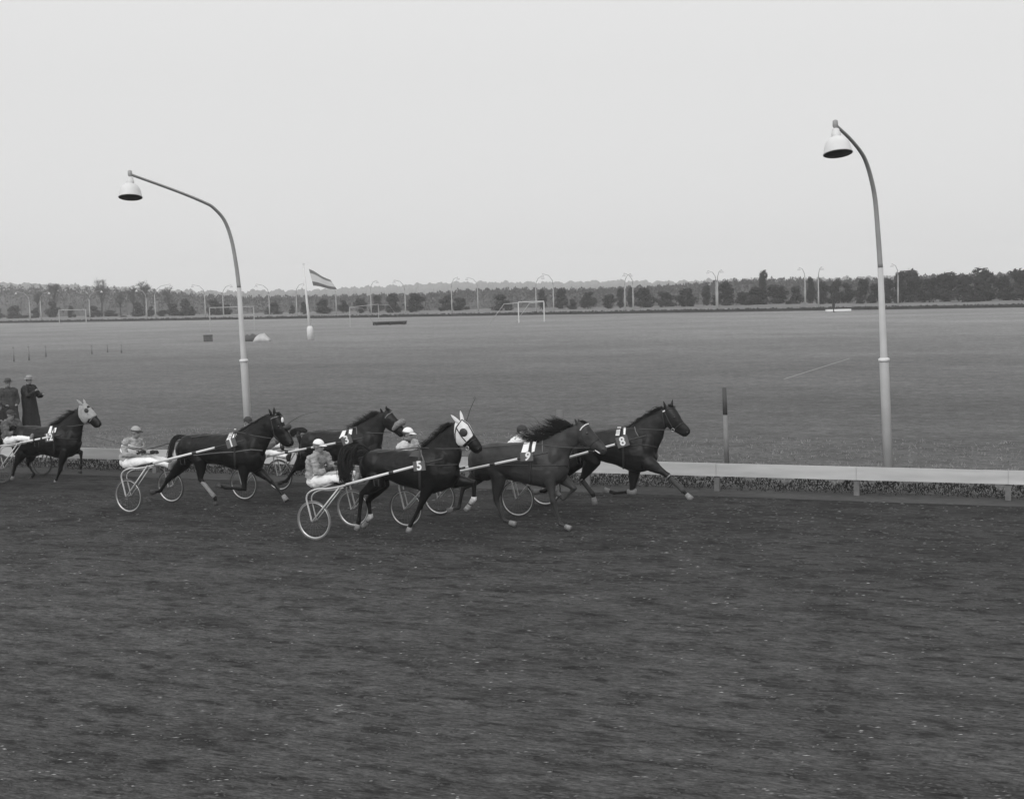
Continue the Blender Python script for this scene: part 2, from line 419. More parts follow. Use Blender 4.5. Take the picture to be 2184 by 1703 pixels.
for i, (x, wd, yt) in enumerate(evs):
    P = col_on_far(x, 31 + (i * 7 % 5) * 1.6); dist = math.hypot(P.x, P.y); s_ = F / dist
    h = z_at(x, yt, P) - .1; wid = wd / s_
    m, mn = min(marks, key=lambda q: abs(q[0] - x))
    same = [e for e in evs if min(marks, key=lambda q: abs(q[0] - e[0]))[0] == m and (e[0] < m) == (x < m)]
    same.sort(key=lambda e: abs(e[0] - m)); k = same.index((x, wd, yt))
    shape = 'tall spired' if h > 1.75 * wid else ('broad low' if h < .95 * wid else 'rounded')
    t = empty('evergreen_tree', (P.x, P.y, .05), rz=i * 1.3)
    tag(t, '%s dark evergreen beyond far track, %s tree %s of %s' % (shape, ORD[k], 'left' if x < m else 'right', mn), 'tree', 'evergreens beyond the far track')
    me = CR[6 + i % 2] if shape.startswith('tall') else CR[i % 6]
    c = bpy.data.objects.new('crown', me); COL.objects.link(c); c.parent = t; c.scale = (wid * 1.35, wid * 1.35, h * 1.04)
    c = bpy.data.objects.new('trunk', TRUNK); COL.objects.link(c); c.parent = t; c.scale = (h, h, h)

def bare_tree(x, wd, yt, behind, label, seed):
    P = col_on_far(x, behind); h = z_at(x, yt, P); wid = wd / (F / math.hypot(P.x, P.y)) * .5
    rnd = random.Random(seed)
    t = empty('bare_tree', (P.x, P.y, 0)); tag(t, label, 'tree', 'leafless trees on the skyline')
    tr = MB(); tr.tube([(0, 0, 0), (.1, 0, h * .45), (.05, .1, h * .62)], [.2, .13, .08], 6); tr.build('trunk', M_bark, t)
    mb = MB()
    def br(p, d, l, r, n):
        q = p + d * l; mb.tube([p, vl(p, q, .5) + Vector((rnd.uniform(-.1, .1), rnd.uniform(-.1, .1), .05)) * l, q], [r, r * .8, r * .6], 3)
        if n == 0: return
        for _ in range(4):
            e = (d + Vector((rnd.gauss(0, .55), rnd.gauss(0, .55), rnd.gauss(.15, .35)))).normalized()
            br(vl(p, q, rnd.uniform(.5, 1)), e, l * rnd.uniform(.55, .8), r * .6, n - 1)
    for _ in range(9):
        a = rnd.uniform(0, 2 * pi); sp = wid / h * 1.6
        br(Vector((0, 0, h * rnd.uniform(.22, .62))), Vector((math.cos(a) * sp, math.sin(a) * sp, 1)).normalized(), h * .2, .075, 4)
    # clip to the crown's height
    mz = max(v[2] for v in mb.v); f = h / mz
    mb.v = [(v[0] * f, v[1] * f, v[2] * f) for v in mb.v]
    mb.build('crown', M_twig, t, fixn=False)
for k, (zx, zw, zt, lb) in enumerate([(870, 150, 135, 'tallest leafless tree on the skyline, round open crown at the left'),
        (1235, 110, 165, 'second tallest leafless tree, right of the tallest round one'),
        (320, 60, 190, 'small leafless tree on the left end of the skyline'),
        (465, 120, 190, 'leafless tree with dense crown between the small one and the tallest'),
        (1140, 50, 205, 'thin leafless tree just left of the second tallest bare tree'),
        (1450, 80, 215, 'wispy leafless tree farthest right of the bare trees'),
        (1030, 80, 250, 'low leafless tree right beside the tallest round bare tree')]):
    bare_tree(A_(zx), A_(zw), 555 + A_(zt), 42, lb, 20 + k)

# low dark hedge along the inner side of the far straight
M_hedge = mat('dark_hedge', .03, .95, noise=.4, scale=3)
mb = MB(); rnd = random.Random(5); L_ = 330
for i in range(9000):
    s_ = rnd.uniform(-130, 250); q = FA + FD * s_ + FN * rnd.uniform(-.25, .35); z = rnd.uniform(.0, .42)
    a = rnd.uniform(0, pi); e = Vector((math.cos(a), math.sin(a), 0)) * rnd.uniform(.1, .3)
    p = Vector((q.x, q.y, z)); mb.add([p - e, p + e, p + Vector((0, 0, rnd.uniform(.08, .2)))], [[0, 1, 2]])
rg = []
for i in range(190):
    q = FA + FD * (-130 + i * 2.0) + FN * .05; j = random.uniform(-.05, .05)
    rg.append([q + FN * .25 + Vector((0, 0, 0)), q + FN * .2 + Vector((0, 0, .38 + j)), q - FN * .2 + Vector((0, 0, .38 + j)), q - FN * .25])
mb.rings(rg)
o = mb.build('low_hedge', M_hedge, smooth=False, fixn=False)
tag(o, 'low dark clipped hedge running along the inner edge of the far track', 'hedge')

# ================================================================== WHITE RAIL
M_white = mat('rail_white_paint', .46, .6, noise=.14, scale=2, stretch=(.4, 1, 3))
M_post = mat('rail_post_paint', .15, .7, noise=.25, scale=6)
rail = empty('rail_fence', tuple(RA), RANG)
tag(rail, 'low white board rail on short posts along the inside of the near track', 'fence')
RH = .60; BW = .27
rx = [(ground(a, b) - RA).dot(RD) for a, b in ((1530, 1046.5), (1834, 1057.5), (2150, 1068))]; PSP = (rx[2] - rx[0]) / 2
for k in range(-15, 5):
    x0 = rx[0] + k * PSP
    mb = MB(); mb.box((x0 + PSP / 2, -.02, RH - BW / 2), (PSP / 2 - .003, .02, BW / 2 + random.uniform(-.002, .002)))
    mb.build('rail_board', M_white, rail, smooth=False)
    mb = MB(); mb.box((x0, .055, (RH - .04) / 2), (.055, .05, (RH - .04) / 2)); mb.build('rail_post', M_post, rail, smooth=False)
# rough weeds under and behind the rail
M_weed = mat('dark_weeds', .026, .95, noise=.4, scale=1.6)
mb = MB(); rnd = random.Random(9)
for i in range(52000):
    s_ = rnd.uniform(-24, 32); tuf = .5 + .5 * math.sin(s_ * 7.3 + math.sin(s_ * 3.1)) * math.sin(s_ * 2.9 + 1)
    if rnd.random() > .45 + .55 * tuf: continue
    hmax = .12 + .24 * tuf; zz = hmax * rnd.random() ** .8
    q = RA + RD * s_ + RN * (.12 + rnd.random() * .5)
    p = Vector((q.x, q.y, zz)); a_ = rnd.uniform(0, pi); l_ = rnd.uniform(.006, .016)
    e = Vector((math.cos(a_), math.sin(a_), rnd.uniform(-.3, .3))) * l_; f = Vector((rnd.gauss(0, .3), rnd.gauss(0, .3), rnd.uniform(.5, 1))) * rnd.uniform(.03, .09)
    mb.add([p - e, p + e, p + f], [[0, 1, 2]])
tag(mb.build('undergrowth', M_weed, smooth=False, fixn=False), 'dark ragged weeds growing under and behind the white rail', 'weeds', kind='stuff')
# grass tufts of the field just behind the rail
M_tuft = mat('grass_tufts', .22, .9, noise=.3, scale=1.5)
mb = MB(); rnd = random.Random(10)
for i in range(14000):
    s_ = rnd.uniform(-32, 38); b_ = .5 + 9 * rnd.random() ** 2
    q = RA + RD * s_ + RN * b_
    for k in range(3):
        hgt = rnd.uniform(.03, .085); a = rnd.uniform(0, pi); e = Vector((math.cos(a), math.sin(a), 0)) * rnd.uniform(.006, .014)
        ln = Vector((rnd.gauss(0, .035), rnd.gauss(0, .035), hgt)); p = Vector((q.x + rnd.gauss(0, .03), q.y + rnd.gauss(0, .03), -.004))
        mb.add([p - e, p + e, p + ln], [[0, 1, 2]])
tag(mb.build('grass_tufts', M_tuft, smooth=False, fixn=False), 'short grass tufts of the infield nearest the white rail', 'grass', kind='stuff')
# clods and stones on the track
def scatter_bits(name, m, label, cat, n, smin, smax, seed, elong, spread=.35):
    mb = MB(); rnd = random.Random(seed)
    for i in range(n):
        y = 10.2 + 19 * rnd.random() ** 1.5; x = rnd.uniform(-.45, .45) * y
        if (Vector((x, y, 0)) - t0).dot(RN) > -.5: continue
        s_ = rnd.uniform(smin, smax) * (.7 + y / 40); a = (RANG if spread > .2 else -.03) + rnd.gauss(0, spread); c, s2 = math.cos(a), math.sin(a)
        el = rnd.uniform(1 if spread > .2 else 2.5, elong); vs = []
        for (px, py, pz) in ((1, 0, 0), (0, 1, 0), (-1, 0, 0), (0, -1, 0), (.1, .1, .75)):
            px *= s_ * el * rnd.uniform(.7, 1.3); py *= s_ * rnd.uniform(.6, 1.2); pz *= s_ * rnd.uniform(.5, 1)
            vs.append((x + px * c - py * s2, y + px * s2 + py * c, .001 + pz))
        mb.add(vs, [[0, 1, 4], [1, 2, 4], [2, 3, 4], [3, 0, 4]])
    return tag(mb.build(name, m, smooth=False, fixn=False), label, cat, kind='stuff')
scatter_bits('track_clods', mat('cinder_clods', .06, .95, noise=.4, scale=4), 'dark loose cinders and clods strewn over the race track', 'cinders', 16000, .006, .022, 1, 2.2)
scatter_bits('track_gravel', mat('pale_grit', .24, .8, noise=.9, scale=1.5), 'pale chips and grit scattered over the dark race track', 'grit', 1700, .004, .0075, 2, 5.5, .12)

# ================================================================== LAMP POSTS
M_lpole = mat('lamp_pole_grey', .43, .6, noise=.1, scale=2)
M_larm = mat('lamp_arm_backlit_grey', .31, .5, noise=.1, scale=4)  # same paint as the pole, darkened to imitate its backlit look against the sky
M_shade = mat('lamp_shade_enamel', .62, .4, noise=.06, scale=3)
M_shin = mat('lamp_shade_inside', .05, .6)
def lamp(name, base, az_deg, prof, label, group, lean=0, r0=.105, shade=1.0, simple=False, mats=None):
    """prof: (outward, height) of the pole and its swan-neck arm; arm points to azimuth az_deg"""
    e = Vector((math.sin(math.radians(az_deg)), math.cos(math.radians(az_deg)), 0))
    t = empty(name, tuple(base)); tag(t, label, 'lamp post', group)
    t.rotation_euler = (0, lean, 0)
    pt = lambda q: Vector((e.x * q[0], e.y * q[0], q[1]))
    mp, ma, ms = mats or (M_lpole, M_larm, M_shade)
    n = 6 if simple else 14
    mb = MB(); mb.tube([(0, 0, 0), (0, 0, 2.6), pt((prof[0][0] * .5, 2.7)), pt(prof[0])], [r0, r0 * .92, r0 * .72, r0 * .55], n)
    pole = mb.build('pole', mp, t)
    if not simple:
        mb = MB(); mb.lathe([(r0 * .9, -.03), (r0 * 1.12, -.02), (r0 * 1.12, .03), (r0 * .8, .05)], (0, 0, 2.66), 16); mb.build('collar', M_shade, pole)
    # smooth arm
    P = [pt(q) for q in prof]; pts = []
    for i in range(len(P) - 1):
        p0 = P[max(i - 1, 0)]; p1 = P[i]; p2 = P[i + 1]; p3 = P[min(i + 2, len(P) - 1)]
        for k in range(1 if simple else 5):
            u = k / (1 if simple else 5)
            pts.append(.5 * ((2 * p1) + (p2 - p0) * u + (2 * p0 - 5 * p1 + 4 * p2 - p3) * u * u + (3 * p1 - p0 - 3 * p2 + p3) * u ** 3))
    pts.append(P[-1]); m = len(pts)
    sd_ = Vector((e.y, -e.x, 0))
    mb = MB(); mb.tube(pts, [lerp(r0 * .52, r0 * .30, i / (m - 1)) for i in range(m)], n, side=sd_); arm = mb.build('arm', ma, t)
    tip = P[-1]; S = shade
    if not simple:
        mb = MB(); mb.lathe([(.02, .10), (.05, .08), (.055, -.02), (.03, -.06), (.03, -.1)], tip, 12); mb.build('bracket', ma, arm)
    q = tip - Vector((0, 0, .06))
    mb = MB()
    prof_s = [(.03, 0), (.07, -.015), (.085, -.04), (.085, -.09), (.105, -.10), (.105, -.19), (.10, -.20), (.16, -.225), (.215, -.27), (.262, -.34), (.292, -.43), (.308, -.52), (.328, -.575), (.33, -.59), (.31, -.592)] if not simple else [(.05, 0), (.09, -.1), (.2, -.25), (.32, -.4), (.3, -.42)]
    RT = Matrix.Rotation(0 if simple else math.radians(-12), 3, 'X'); mb.lathe([(a * S, z * S) for a, z in prof_s], q, 24 if not simple else 8, rot=RT, cap=True); sh = mb.build('lamp_shade', ms, t)
    if not simple:
        mb = MB(); mb.lathe([(.312 * S, -.590 * S), (.308 * S, -.600 * S), (.05 * S, -.60 * S), (.01, -.6 * S)], q, 24, rot=RT); mb.build('reflector', M_shin, sh)
    return t
NEARPROF = [(0, 4.6), (.05, 5.2), (.16, 5.85), (.37, 6.35), (.72, 6.66), (1.05, 6.80), (2.0, 7.06), (3.45, 7.40)]
lamp('lamp_post', ground(534, 981), 212, NEARPROF, 'tall swan-neck lamp post rising behind the dark horse numbered 1', 'tall swan-neck lamp posts beside the white rail', shade=.86, lean=-.02)
lamp('lamp_post', ground(1896, 1034), 212, [(0, 4.6), (.07, 5.3), (.18, 6.0), (.4, 6.42), (.72, 6.76), (1.1, 6.96), (1.8, 7.18), (2.6, 7.36)],
     'tall swan-neck lamp post behind the rail, right of the striped pole', 'tall swan-neck lamp posts beside the white rail', lean=-.036, shade=.85)
# far lamps: (x at foot, y foot, x of head, y of head)
M_fpole = mat('far_lamp_pole', .34, .7); M_fshade = mat('far_lamp_shade', .5, .5)
fl = []
for (zx, zb, hx, hy) in [(250, 535, 148, 283), (345, 560, 420, 283), (765, 550, 870, 270), (1255, 510, 1180, 262), (1330, 545, 1465, 218), (1760, 490, 1660, 222), (1915, 525, 1990, 225)]:
    fl.append((A_(zx), 555 + A_(zb), A_(hx), 555 + A_(hy)))
for (zx, zb, hx, hy) in [(400, 540, 295, 272), (635, 580, 705, 265), (975, 520, 880, 270), (1275, 570, 1335, 240), (1570, 525, 1480, 238), (1970, 550, 2030, 212)]:
    fl.append((474 + A_(zx), 541.6 + A_(zb), 474 + A_(hx), 541.6 + A_(hy)))
for (zx, zb, hx, hy) in [(285, 495, 195, 215), (785, 530, 848, 205), (935, 500, 845, 185), (1550, 515, 1605, 185), (1620, 490, 1545, 182)]:
    fl.append((947.8 + A_(zx), 541.6 + A_(zb), 947.8 + A_(hx), 541.6 + A_(hy)))
for (zx, zb, hx, hy) in [(437, 490, 475, 150), (425, 470, 355, 158), (1190, 460, 1140, 130), (1305, 480, 1335, 125), (1990, 425, 1940, 100)]:
    fl.append((1421.7 + A_(zx), 541.6 + A_(zb), 1421.7 + A_(hx), 541.6 + A_(hy)))
fl.sort()
lm = [(0, 'the left edge of the wood'), (480, 'the two-bar frame'), (660, 'the flagpole'), (1135, 'the white goal'), (1880, 'the tall near lamp post')]
for i, (x, yb, hx, hy) in enumerate(fl):
    P = col_on_far(x, 1.5 if yb > lerp(689, 659.5, x / 1900) - 6 else 26)
    zt = max(z_at(hx, hy, P) + .3, 4.0); s_ = F / math.hypot(P.x, P.y); out = abs(hx - x) / s_
    m, mn = min(lm, key=lambda q: abs(q[0] - x))
    same = sorted([q for q in fl if min(lm, key=lambda k: abs(k[0] - q[0]))[0] == m and (q[0] < m) == (x < m)], key=lambda q: abs(q[0] - m))
    k = same.index((x, yb, hx, hy))
    lamp('far_lamp_post', (P.x, P.y, 0), 90 if hx > x else 270, [(0, zt * .72), (out * .08, zt * .84), (out * .4, zt * .95), (out, zt)],
         'pale distant lamp post, %s one %s of %s' % (ORD[k], 'left' if x < m else 'right', mn), 'distant lamp posts along the far track', r0=.13, shade=.95, simple=True, mats=(M_fpole, M_fpole, M_fshade))

# ================================================================== FIELD FURNITURE
M_wd = mat('white_painted_wood', .62, .6, noise=.08, scale=3)
def goal(name, a, b, top, label, cat, r=.075, depth=None, bars=1, col=M_wd):
    A, B = ground(*a), ground(*b); t = empty(name, tuple(A)); tag(t, label, cat)
    H_ = z_at(a[0], top, A); d = B - A
    for q in (Vector(), d):
        mb = MB(); mb.box(q + Vector((0, 0, H_ / 2)), (r, r, H_ / 2)); mb.build('post', col, t, smooth=False)
    mb = MB(); mb.tube([Vector((0, 0, H_ + r)), d + Vector((0, 0, H_ + r))], r, 6, side=Vector((0, 0, 1))); mb.build('crossbar', col, t, smooth=False)
    if bars == 2:
        mb = MB(); mb.tube([Vector((0, 0, H_ * .66)), d + Vector((0, 0, H_ * .66))], r, 6, side=Vector((0, 0, 1))); mb.build('lower_bar', col, t, smooth=False)
    if depth:
        e = Vector((depth[0], depth[1], 0))
        for q in (Vector(), d):
            mb = MB(); mb.tube([q + Vector((0, 0, H_)), q + e * .5 + Vector((0, 0, H_ * .95)), q + e + Vector((0, 0, 0))], r * .5, 6, side=Vector((1, 0, 0))); mb.build('net_stay', col, t)
    return t
goal('white_goal', (1106.5, 688), (1161, 685.5), 645.5, 'white goal frame standing on the open infield in front of the hedge', 'goal', depth=(-3.6, 1.8), col=mat('goal_white', .5, .6))
goal('tilted_goal', (747, 697), (808, 684), 656, 'thin pale goal frame right of the flagpole, with a dark slab beside it', 'goal', r=.05, depth=(3.0, 2.5), col=mat('faded_white_wood', .33, .7))
goal('bar_frame', (449, 707), (543, 704), 657, 'two-bar white frame on the infield behind the left tall lamp post', 'frame', r=.055, bars=2, col=mat('faded_white_wood', .33, .7))
goal('back_goal', (127, 690), (184, 689), 662, 'far white goal with level crossbar beyond the left end of the infield', 'goal', r=.07, col=mat('faded_white_wood', .33, .7))
# flagpole with flag
fp = ground(662, 725); fpo = empty('flagpole', tuple(fp)); tag(fpo, 'white flagpole with a thick white foot standing on the infield', 'flagpole')
hF = z_at(655, 564, fp); lx = -.35
mb = MB(); mb.lathe([(.30, 0), (.30, .9), (.29, 1.15), (.2, 1.3), (.15, 1.32)], (0, 0, 0), 14); mb.build('foot', M_wd, fpo)
mb = MB(); mb.tube([(0, 0, 1.2), (lx * .5, 0, hF * .5), (lx, 0, hF)], [.15, .11, .06], 10); mb.build('pole', M_wd, fpo)
mb = MB(); mb.ell((lx, 0, hF + .07), (.11, .11, .08), 8); mb.build('finial', M_wd, fpo)
nflag = Vector((0, -1, 0))
def fpx(zx, zy): return onplane(474 + A_(zx), 541.6 + A_(zy), fp, nflag)
top0, top1, bot0, bot1 = fpx(745, 128), fpx(985, 298), fpx(785, 268), fpx(992, 308)
M_fd = mat('flag_red_stripe', .17, .9); M_fw = mat('flag_white_stripe', .5, .9); M_fb = mat('flag_blue_stripe', .12, .9)
flag = empty('flag', tuple(top0)); tag(flag, 'three-striped flag blowing out to the right from the infield flagpole', 'flag')
h0, h1 = Vector((0, 0, 0)), fpx(782, 272) - top0          # hoist edge, sagging
f0_, f1_ = fpx(930, 225) - top0, fpx(990, 308) - top0      # fly edge
for k, (u0, u1, m) in enumerate(((0, .24, M_fd), (.24, .74, M_fw), (.74, 1, M_fb))):
    vs = []; fs = []; nu = 18
    for side_ in (0, 1):
        for i in range(nu + 1):
            s_ = i / nu
            for uu in (u0, u1):
                p = (h0.lerp(h1, uu)).lerp(f0_.lerp(f1_, uu), s_)
                p = p + Vector((0, .16 * math.sin(s_ * 9 + uu * 2) * s_ + side_ * .015, .04 * math.sin(s_ * 7)))
                vs.append(p)
    m2 = 2 * (nu + 1)
    for i in range(nu):
        fs.append([2 * i, 2 * i + 1, 2 * i + 3, 2 * i + 2]); fs.append([m2 + 2 * i, m2 + 2 * i + 2, m2 + 2 * i + 3, m2 + 2 * i + 1])
    mb = MB(); mb.add(vs, fs); mb.build('stripe', m, flag)
# tarpaulin heap, dark crate, roller slab, white board, standing figure far off
def heap(name, x, y, w_, h_, m, label, cat, seed):
    P = ground(x, y); t = MB(); rnd = random.Random(seed)
    rg = []
    for i in range(9):
        u = i / 8; hh = h_ * math.sin(pi * min(max(u, .04), .96)) ** .6 * rnd.uniform(.8, 1.1)
        rg.append([Vector((w_ * (u - .5) + rnd.uniform(-.05, .05), math.cos(a) * .7, max(0, math.sin(a)) * hh + (.0 if math.sin(a) < .01 else rnd.uniform(0, .08)))) for a in [pi * j / 7 for j in range(8)]])
    t.rings(rg); o = t.build(name, m); o.location = P; return tag(o, label, cat)
heap('tarpaulin_heap', 560, 728, 1.5, .78, mat('pale_tarpaulin', .42, .7, noise=.15, scale=2), 'crumpled pale tarpaulin heaped on the grass beside the left tall lamp post', 'tarpaulin', 4)
heap('dark_bundle', 540, 727, 2.3, .66, mat('dark_canvas', .07, .8), 'dark canvas bundle lying against the pale tarpaulin heap', 'bundle', 5)
P = ground(444, 728); t = empty('equipment_crate', tuple(P), .3); tag(t, 'dark square crate standing on the infield left of the tarpaulin heap', 'crate')
mb = MB(); mb.box((0, 0, .3), (.42, .3, .3)); mb.build('box', mat('dark_crate', .085, .8, noise=.3, scale=5), t, smooth=False)
mb = MB(); mb.box((0, 0, .625), (.45, .33, .022)); mb.build('lid', mat('dark_crate', .085), t, smooth=False)
P = ground(832, 693); t = empty('field_bench', tuple(P), .25); tag(t, 'long dark bench lying low on the grass in front of the tilted goal', 'bench')
mb = MB(); mb.box((0, 0, .42), (2.2, .3, .06)); mb.build('seat', mat('dark_plank', .06, .8), t, smooth=False)
mb = MB(); mb.box((0, .28, .25), (2.2, .04, .2)); mb.build('back_panel', mat('dark_plank', .06), t, smooth=False)
for sx in (-1.8, 0, 1.8):
    mb = MB(); mb.box((sx, -.1, .18), (.06, .25, .18)); mb.build('leg', mat('dark_plank', .06), t, smooth=False)
P = ground(1788, 663.5); t = MB(); t.box((0, 0, .14), (1.6, .5, .13)); o = t.build('landing_mat', mat('white_canvas', .7, .7), smooth=False); o.location = P
tag(o, 'flat white mat lying by the far hedge left of the tall near lamp post', 'mat')
# chalk line on the infield
a, b = ground(1672, 808, .004), ground(1812, 764, .004); d = (b - a).normalized(); n_ = Vector((-d.y, d.x, 0)) * .05
mb = MB(); mb.add([a - n_, a + n_, b + n_, b - n_], [[0, 1, 2, 3]]); o = mb.build('chalk_line', mat('chalk_white', .24, .9), smooth=False, fixn=False); o['kind'] = 'structure'
# small stakes on the left of the infield
for i, (zx, zt, zb) in enumerate([(120, 750, 870), (250, 745, 860), (395, 740, 830), (790, 735, 805), (925, 730, 790), (1045, 730, 795)]):
    P = ground(A_(zx), 555 + A_(zb)); hgt = z_at(A_(zx), 555 + A_(zt), P)
    mb = MB(); mb.tube([(0, 0, 0), (0, 0, hgt)], [.06, .05], 8); mb.lathe([(.07, -.02), (.075, 0), (.06, .05), (.01, .06)], (0, 0, hgt), 8)
    o = mb.build('field_stake', mat('faded_stake', .20, .8)); o.location = P
    tag(o, 'faint pale stake in the grass, %s from the left of the row under the wood' % ORD[i], 'stake', 'faint stakes on the left infield')
# pole painted dark over light beside the rail
P = ground(1550.5, 990); t = empty('striped_pole', tuple(P)); t.rotation_euler = (0, -.022, 0)
tag(t, 'slim marker pole, dark upper half and pale lower half, behind the rail', 'marker pole')
H1 = z_at(1541, 826, P); Hm = z_at(1545, 884, P)
mb = MB(); mb.tube([(0, 0, 0), (0, 0, Hm)], [.06, .055], 12); mb.build('pale_section', mat('marker_pale', .19, .7, noise=.15, scale=5), t)
mb = MB(); mb.tube([(0, 0, Hm), (0, 0, H1)], [.0555, .05], 12); mb.build('dark_section', mat('marker_dark', .07, .7), t)
# short pale post hidden behind horse 9
P = ground(1199, 1000); hh = z_at(1194, 874, P); mb = MB(); mb.tube([(0, 0, 0), (-.02, 0, hh)], [.1, .09], 12); o = mb.build('pale_post', mat('faded_post', .14, .8)); o.location = P
tag(o, 'short faded post just showing above the mane of horse 9', 'post')
# low knee-high stub post right end? a dark figure far away by the hedge is built with the people
# ================================================================== HORSE TEAMS
HEAD = math.radians(25)                                  # heading: to the right and a little towards the camera
U = Vector((math.cos(HEAD), -math.sin(HEAD), 0)); V = Vector((math.sin(HEAD), math.cos(HEAD), 0))
class Team:
    def __init__(s, z, x, y, head=HEAD):
        s.u = Vector((math.cos(head), -math.sin(head), 0)); s.v = Vector((math.sin(head), math.cos(head), 0)); s.rz = -head
        s.O = ground(*dd(z, x, y)) + s.v * .66; s.O.z = 0
        s.inv = (Matrix.Translation(s.O) @ Matrix.Rotation(s.rz, 4, 'Z')).inverted()
        s.bvh = []
    def pt(s, z, x, y, yo=0.0):
        """local point on the vertical plane `yo` metres to the far side of the team's centre line"""
        p = onplane(*dd(z, x, y), s.O + s.v * yo, s.v); return s.inv @ p
    def cast(s, z, x, y, off=.006, yo=-.2):
        o_ = s.inv @ CAM; d_ = (s.inv.to_3x3() @ ray(*dd(z, x, y))).normalized(); best = None
        for b in s.bvh:
            h = b.ray_cast(o_, d_)
            if h[0] is not None and (best is None or h[3] < best[3]): best = h
        if best is None: return s.pt(z, x, y, yo * .6)
        n = best[1]
        if n.dot(d_) > 0: n = -n
        return best[0] + n * off
    def addbvh(s, o_):
        me = o_.data; s.bvh.append(BVHTree.FromPolygons([v.co for v in me.vertices], [p.vertices for p in me.polygons]))

def catmull(P, k=4):
    P = [Vector(p) for p in P]; out = []
    for i in range(len(P) - 1):
        p0 = P[max(i - 1, 0)]; p1 = P[i]; p2 = P[i + 1]; p3 = P[min(i + 2, len(P) - 1)]
        for j in range(k):
            u = j / k
            out.append(.5 * ((2 * p1) + (p2 - p0) * u + (2 * p0 - 5 * p1 + 4 * p2 - p3) * u * u + (3 * p1 - p0 - 3 * p2 + p3) * u ** 3))
    return out + [P[-1]]
YV = Vector((0, 1, 0))
def ring(T, B, w_, n=22, egg=.12, yc=0.0, pw=1.0):
    c = (T + B) / 2; up = (T - B) / 2; r = []
    for j in range(n):
        a = 2 * pi * j / n; ca, sa = math.cos(a), math.sin(a)
        sa = math.copysign(abs(sa) ** pw, sa)
        r.append(c + up * ca + YV * (w_ * sa * (1 - egg * ca) + yc))
    return r

def strands(mb, roots, dirs, length, rnd, r=.006, seg=6, droop=.0, wave=.02):
    for p, d in zip(roots, dirs):
        L_ = length * rnd.uniform(.6, 1.15); pts = []; ph = rnd.uniform(0, 6); q = Vector(p); e = Vector(d).normalized()
        for k in range(seg + 1):
            t = k / seg
            pts.append(q + e * (L_ * t) + Vector((0, math.sin(ph + t * 5) * wave * t, math.sin(ph * 2 + t * 4) * wave * t - droop * t * t)))
        mb.tube(pts, [r * (1 - .85 * k / seg) for k in range(seg + 1)], 3)

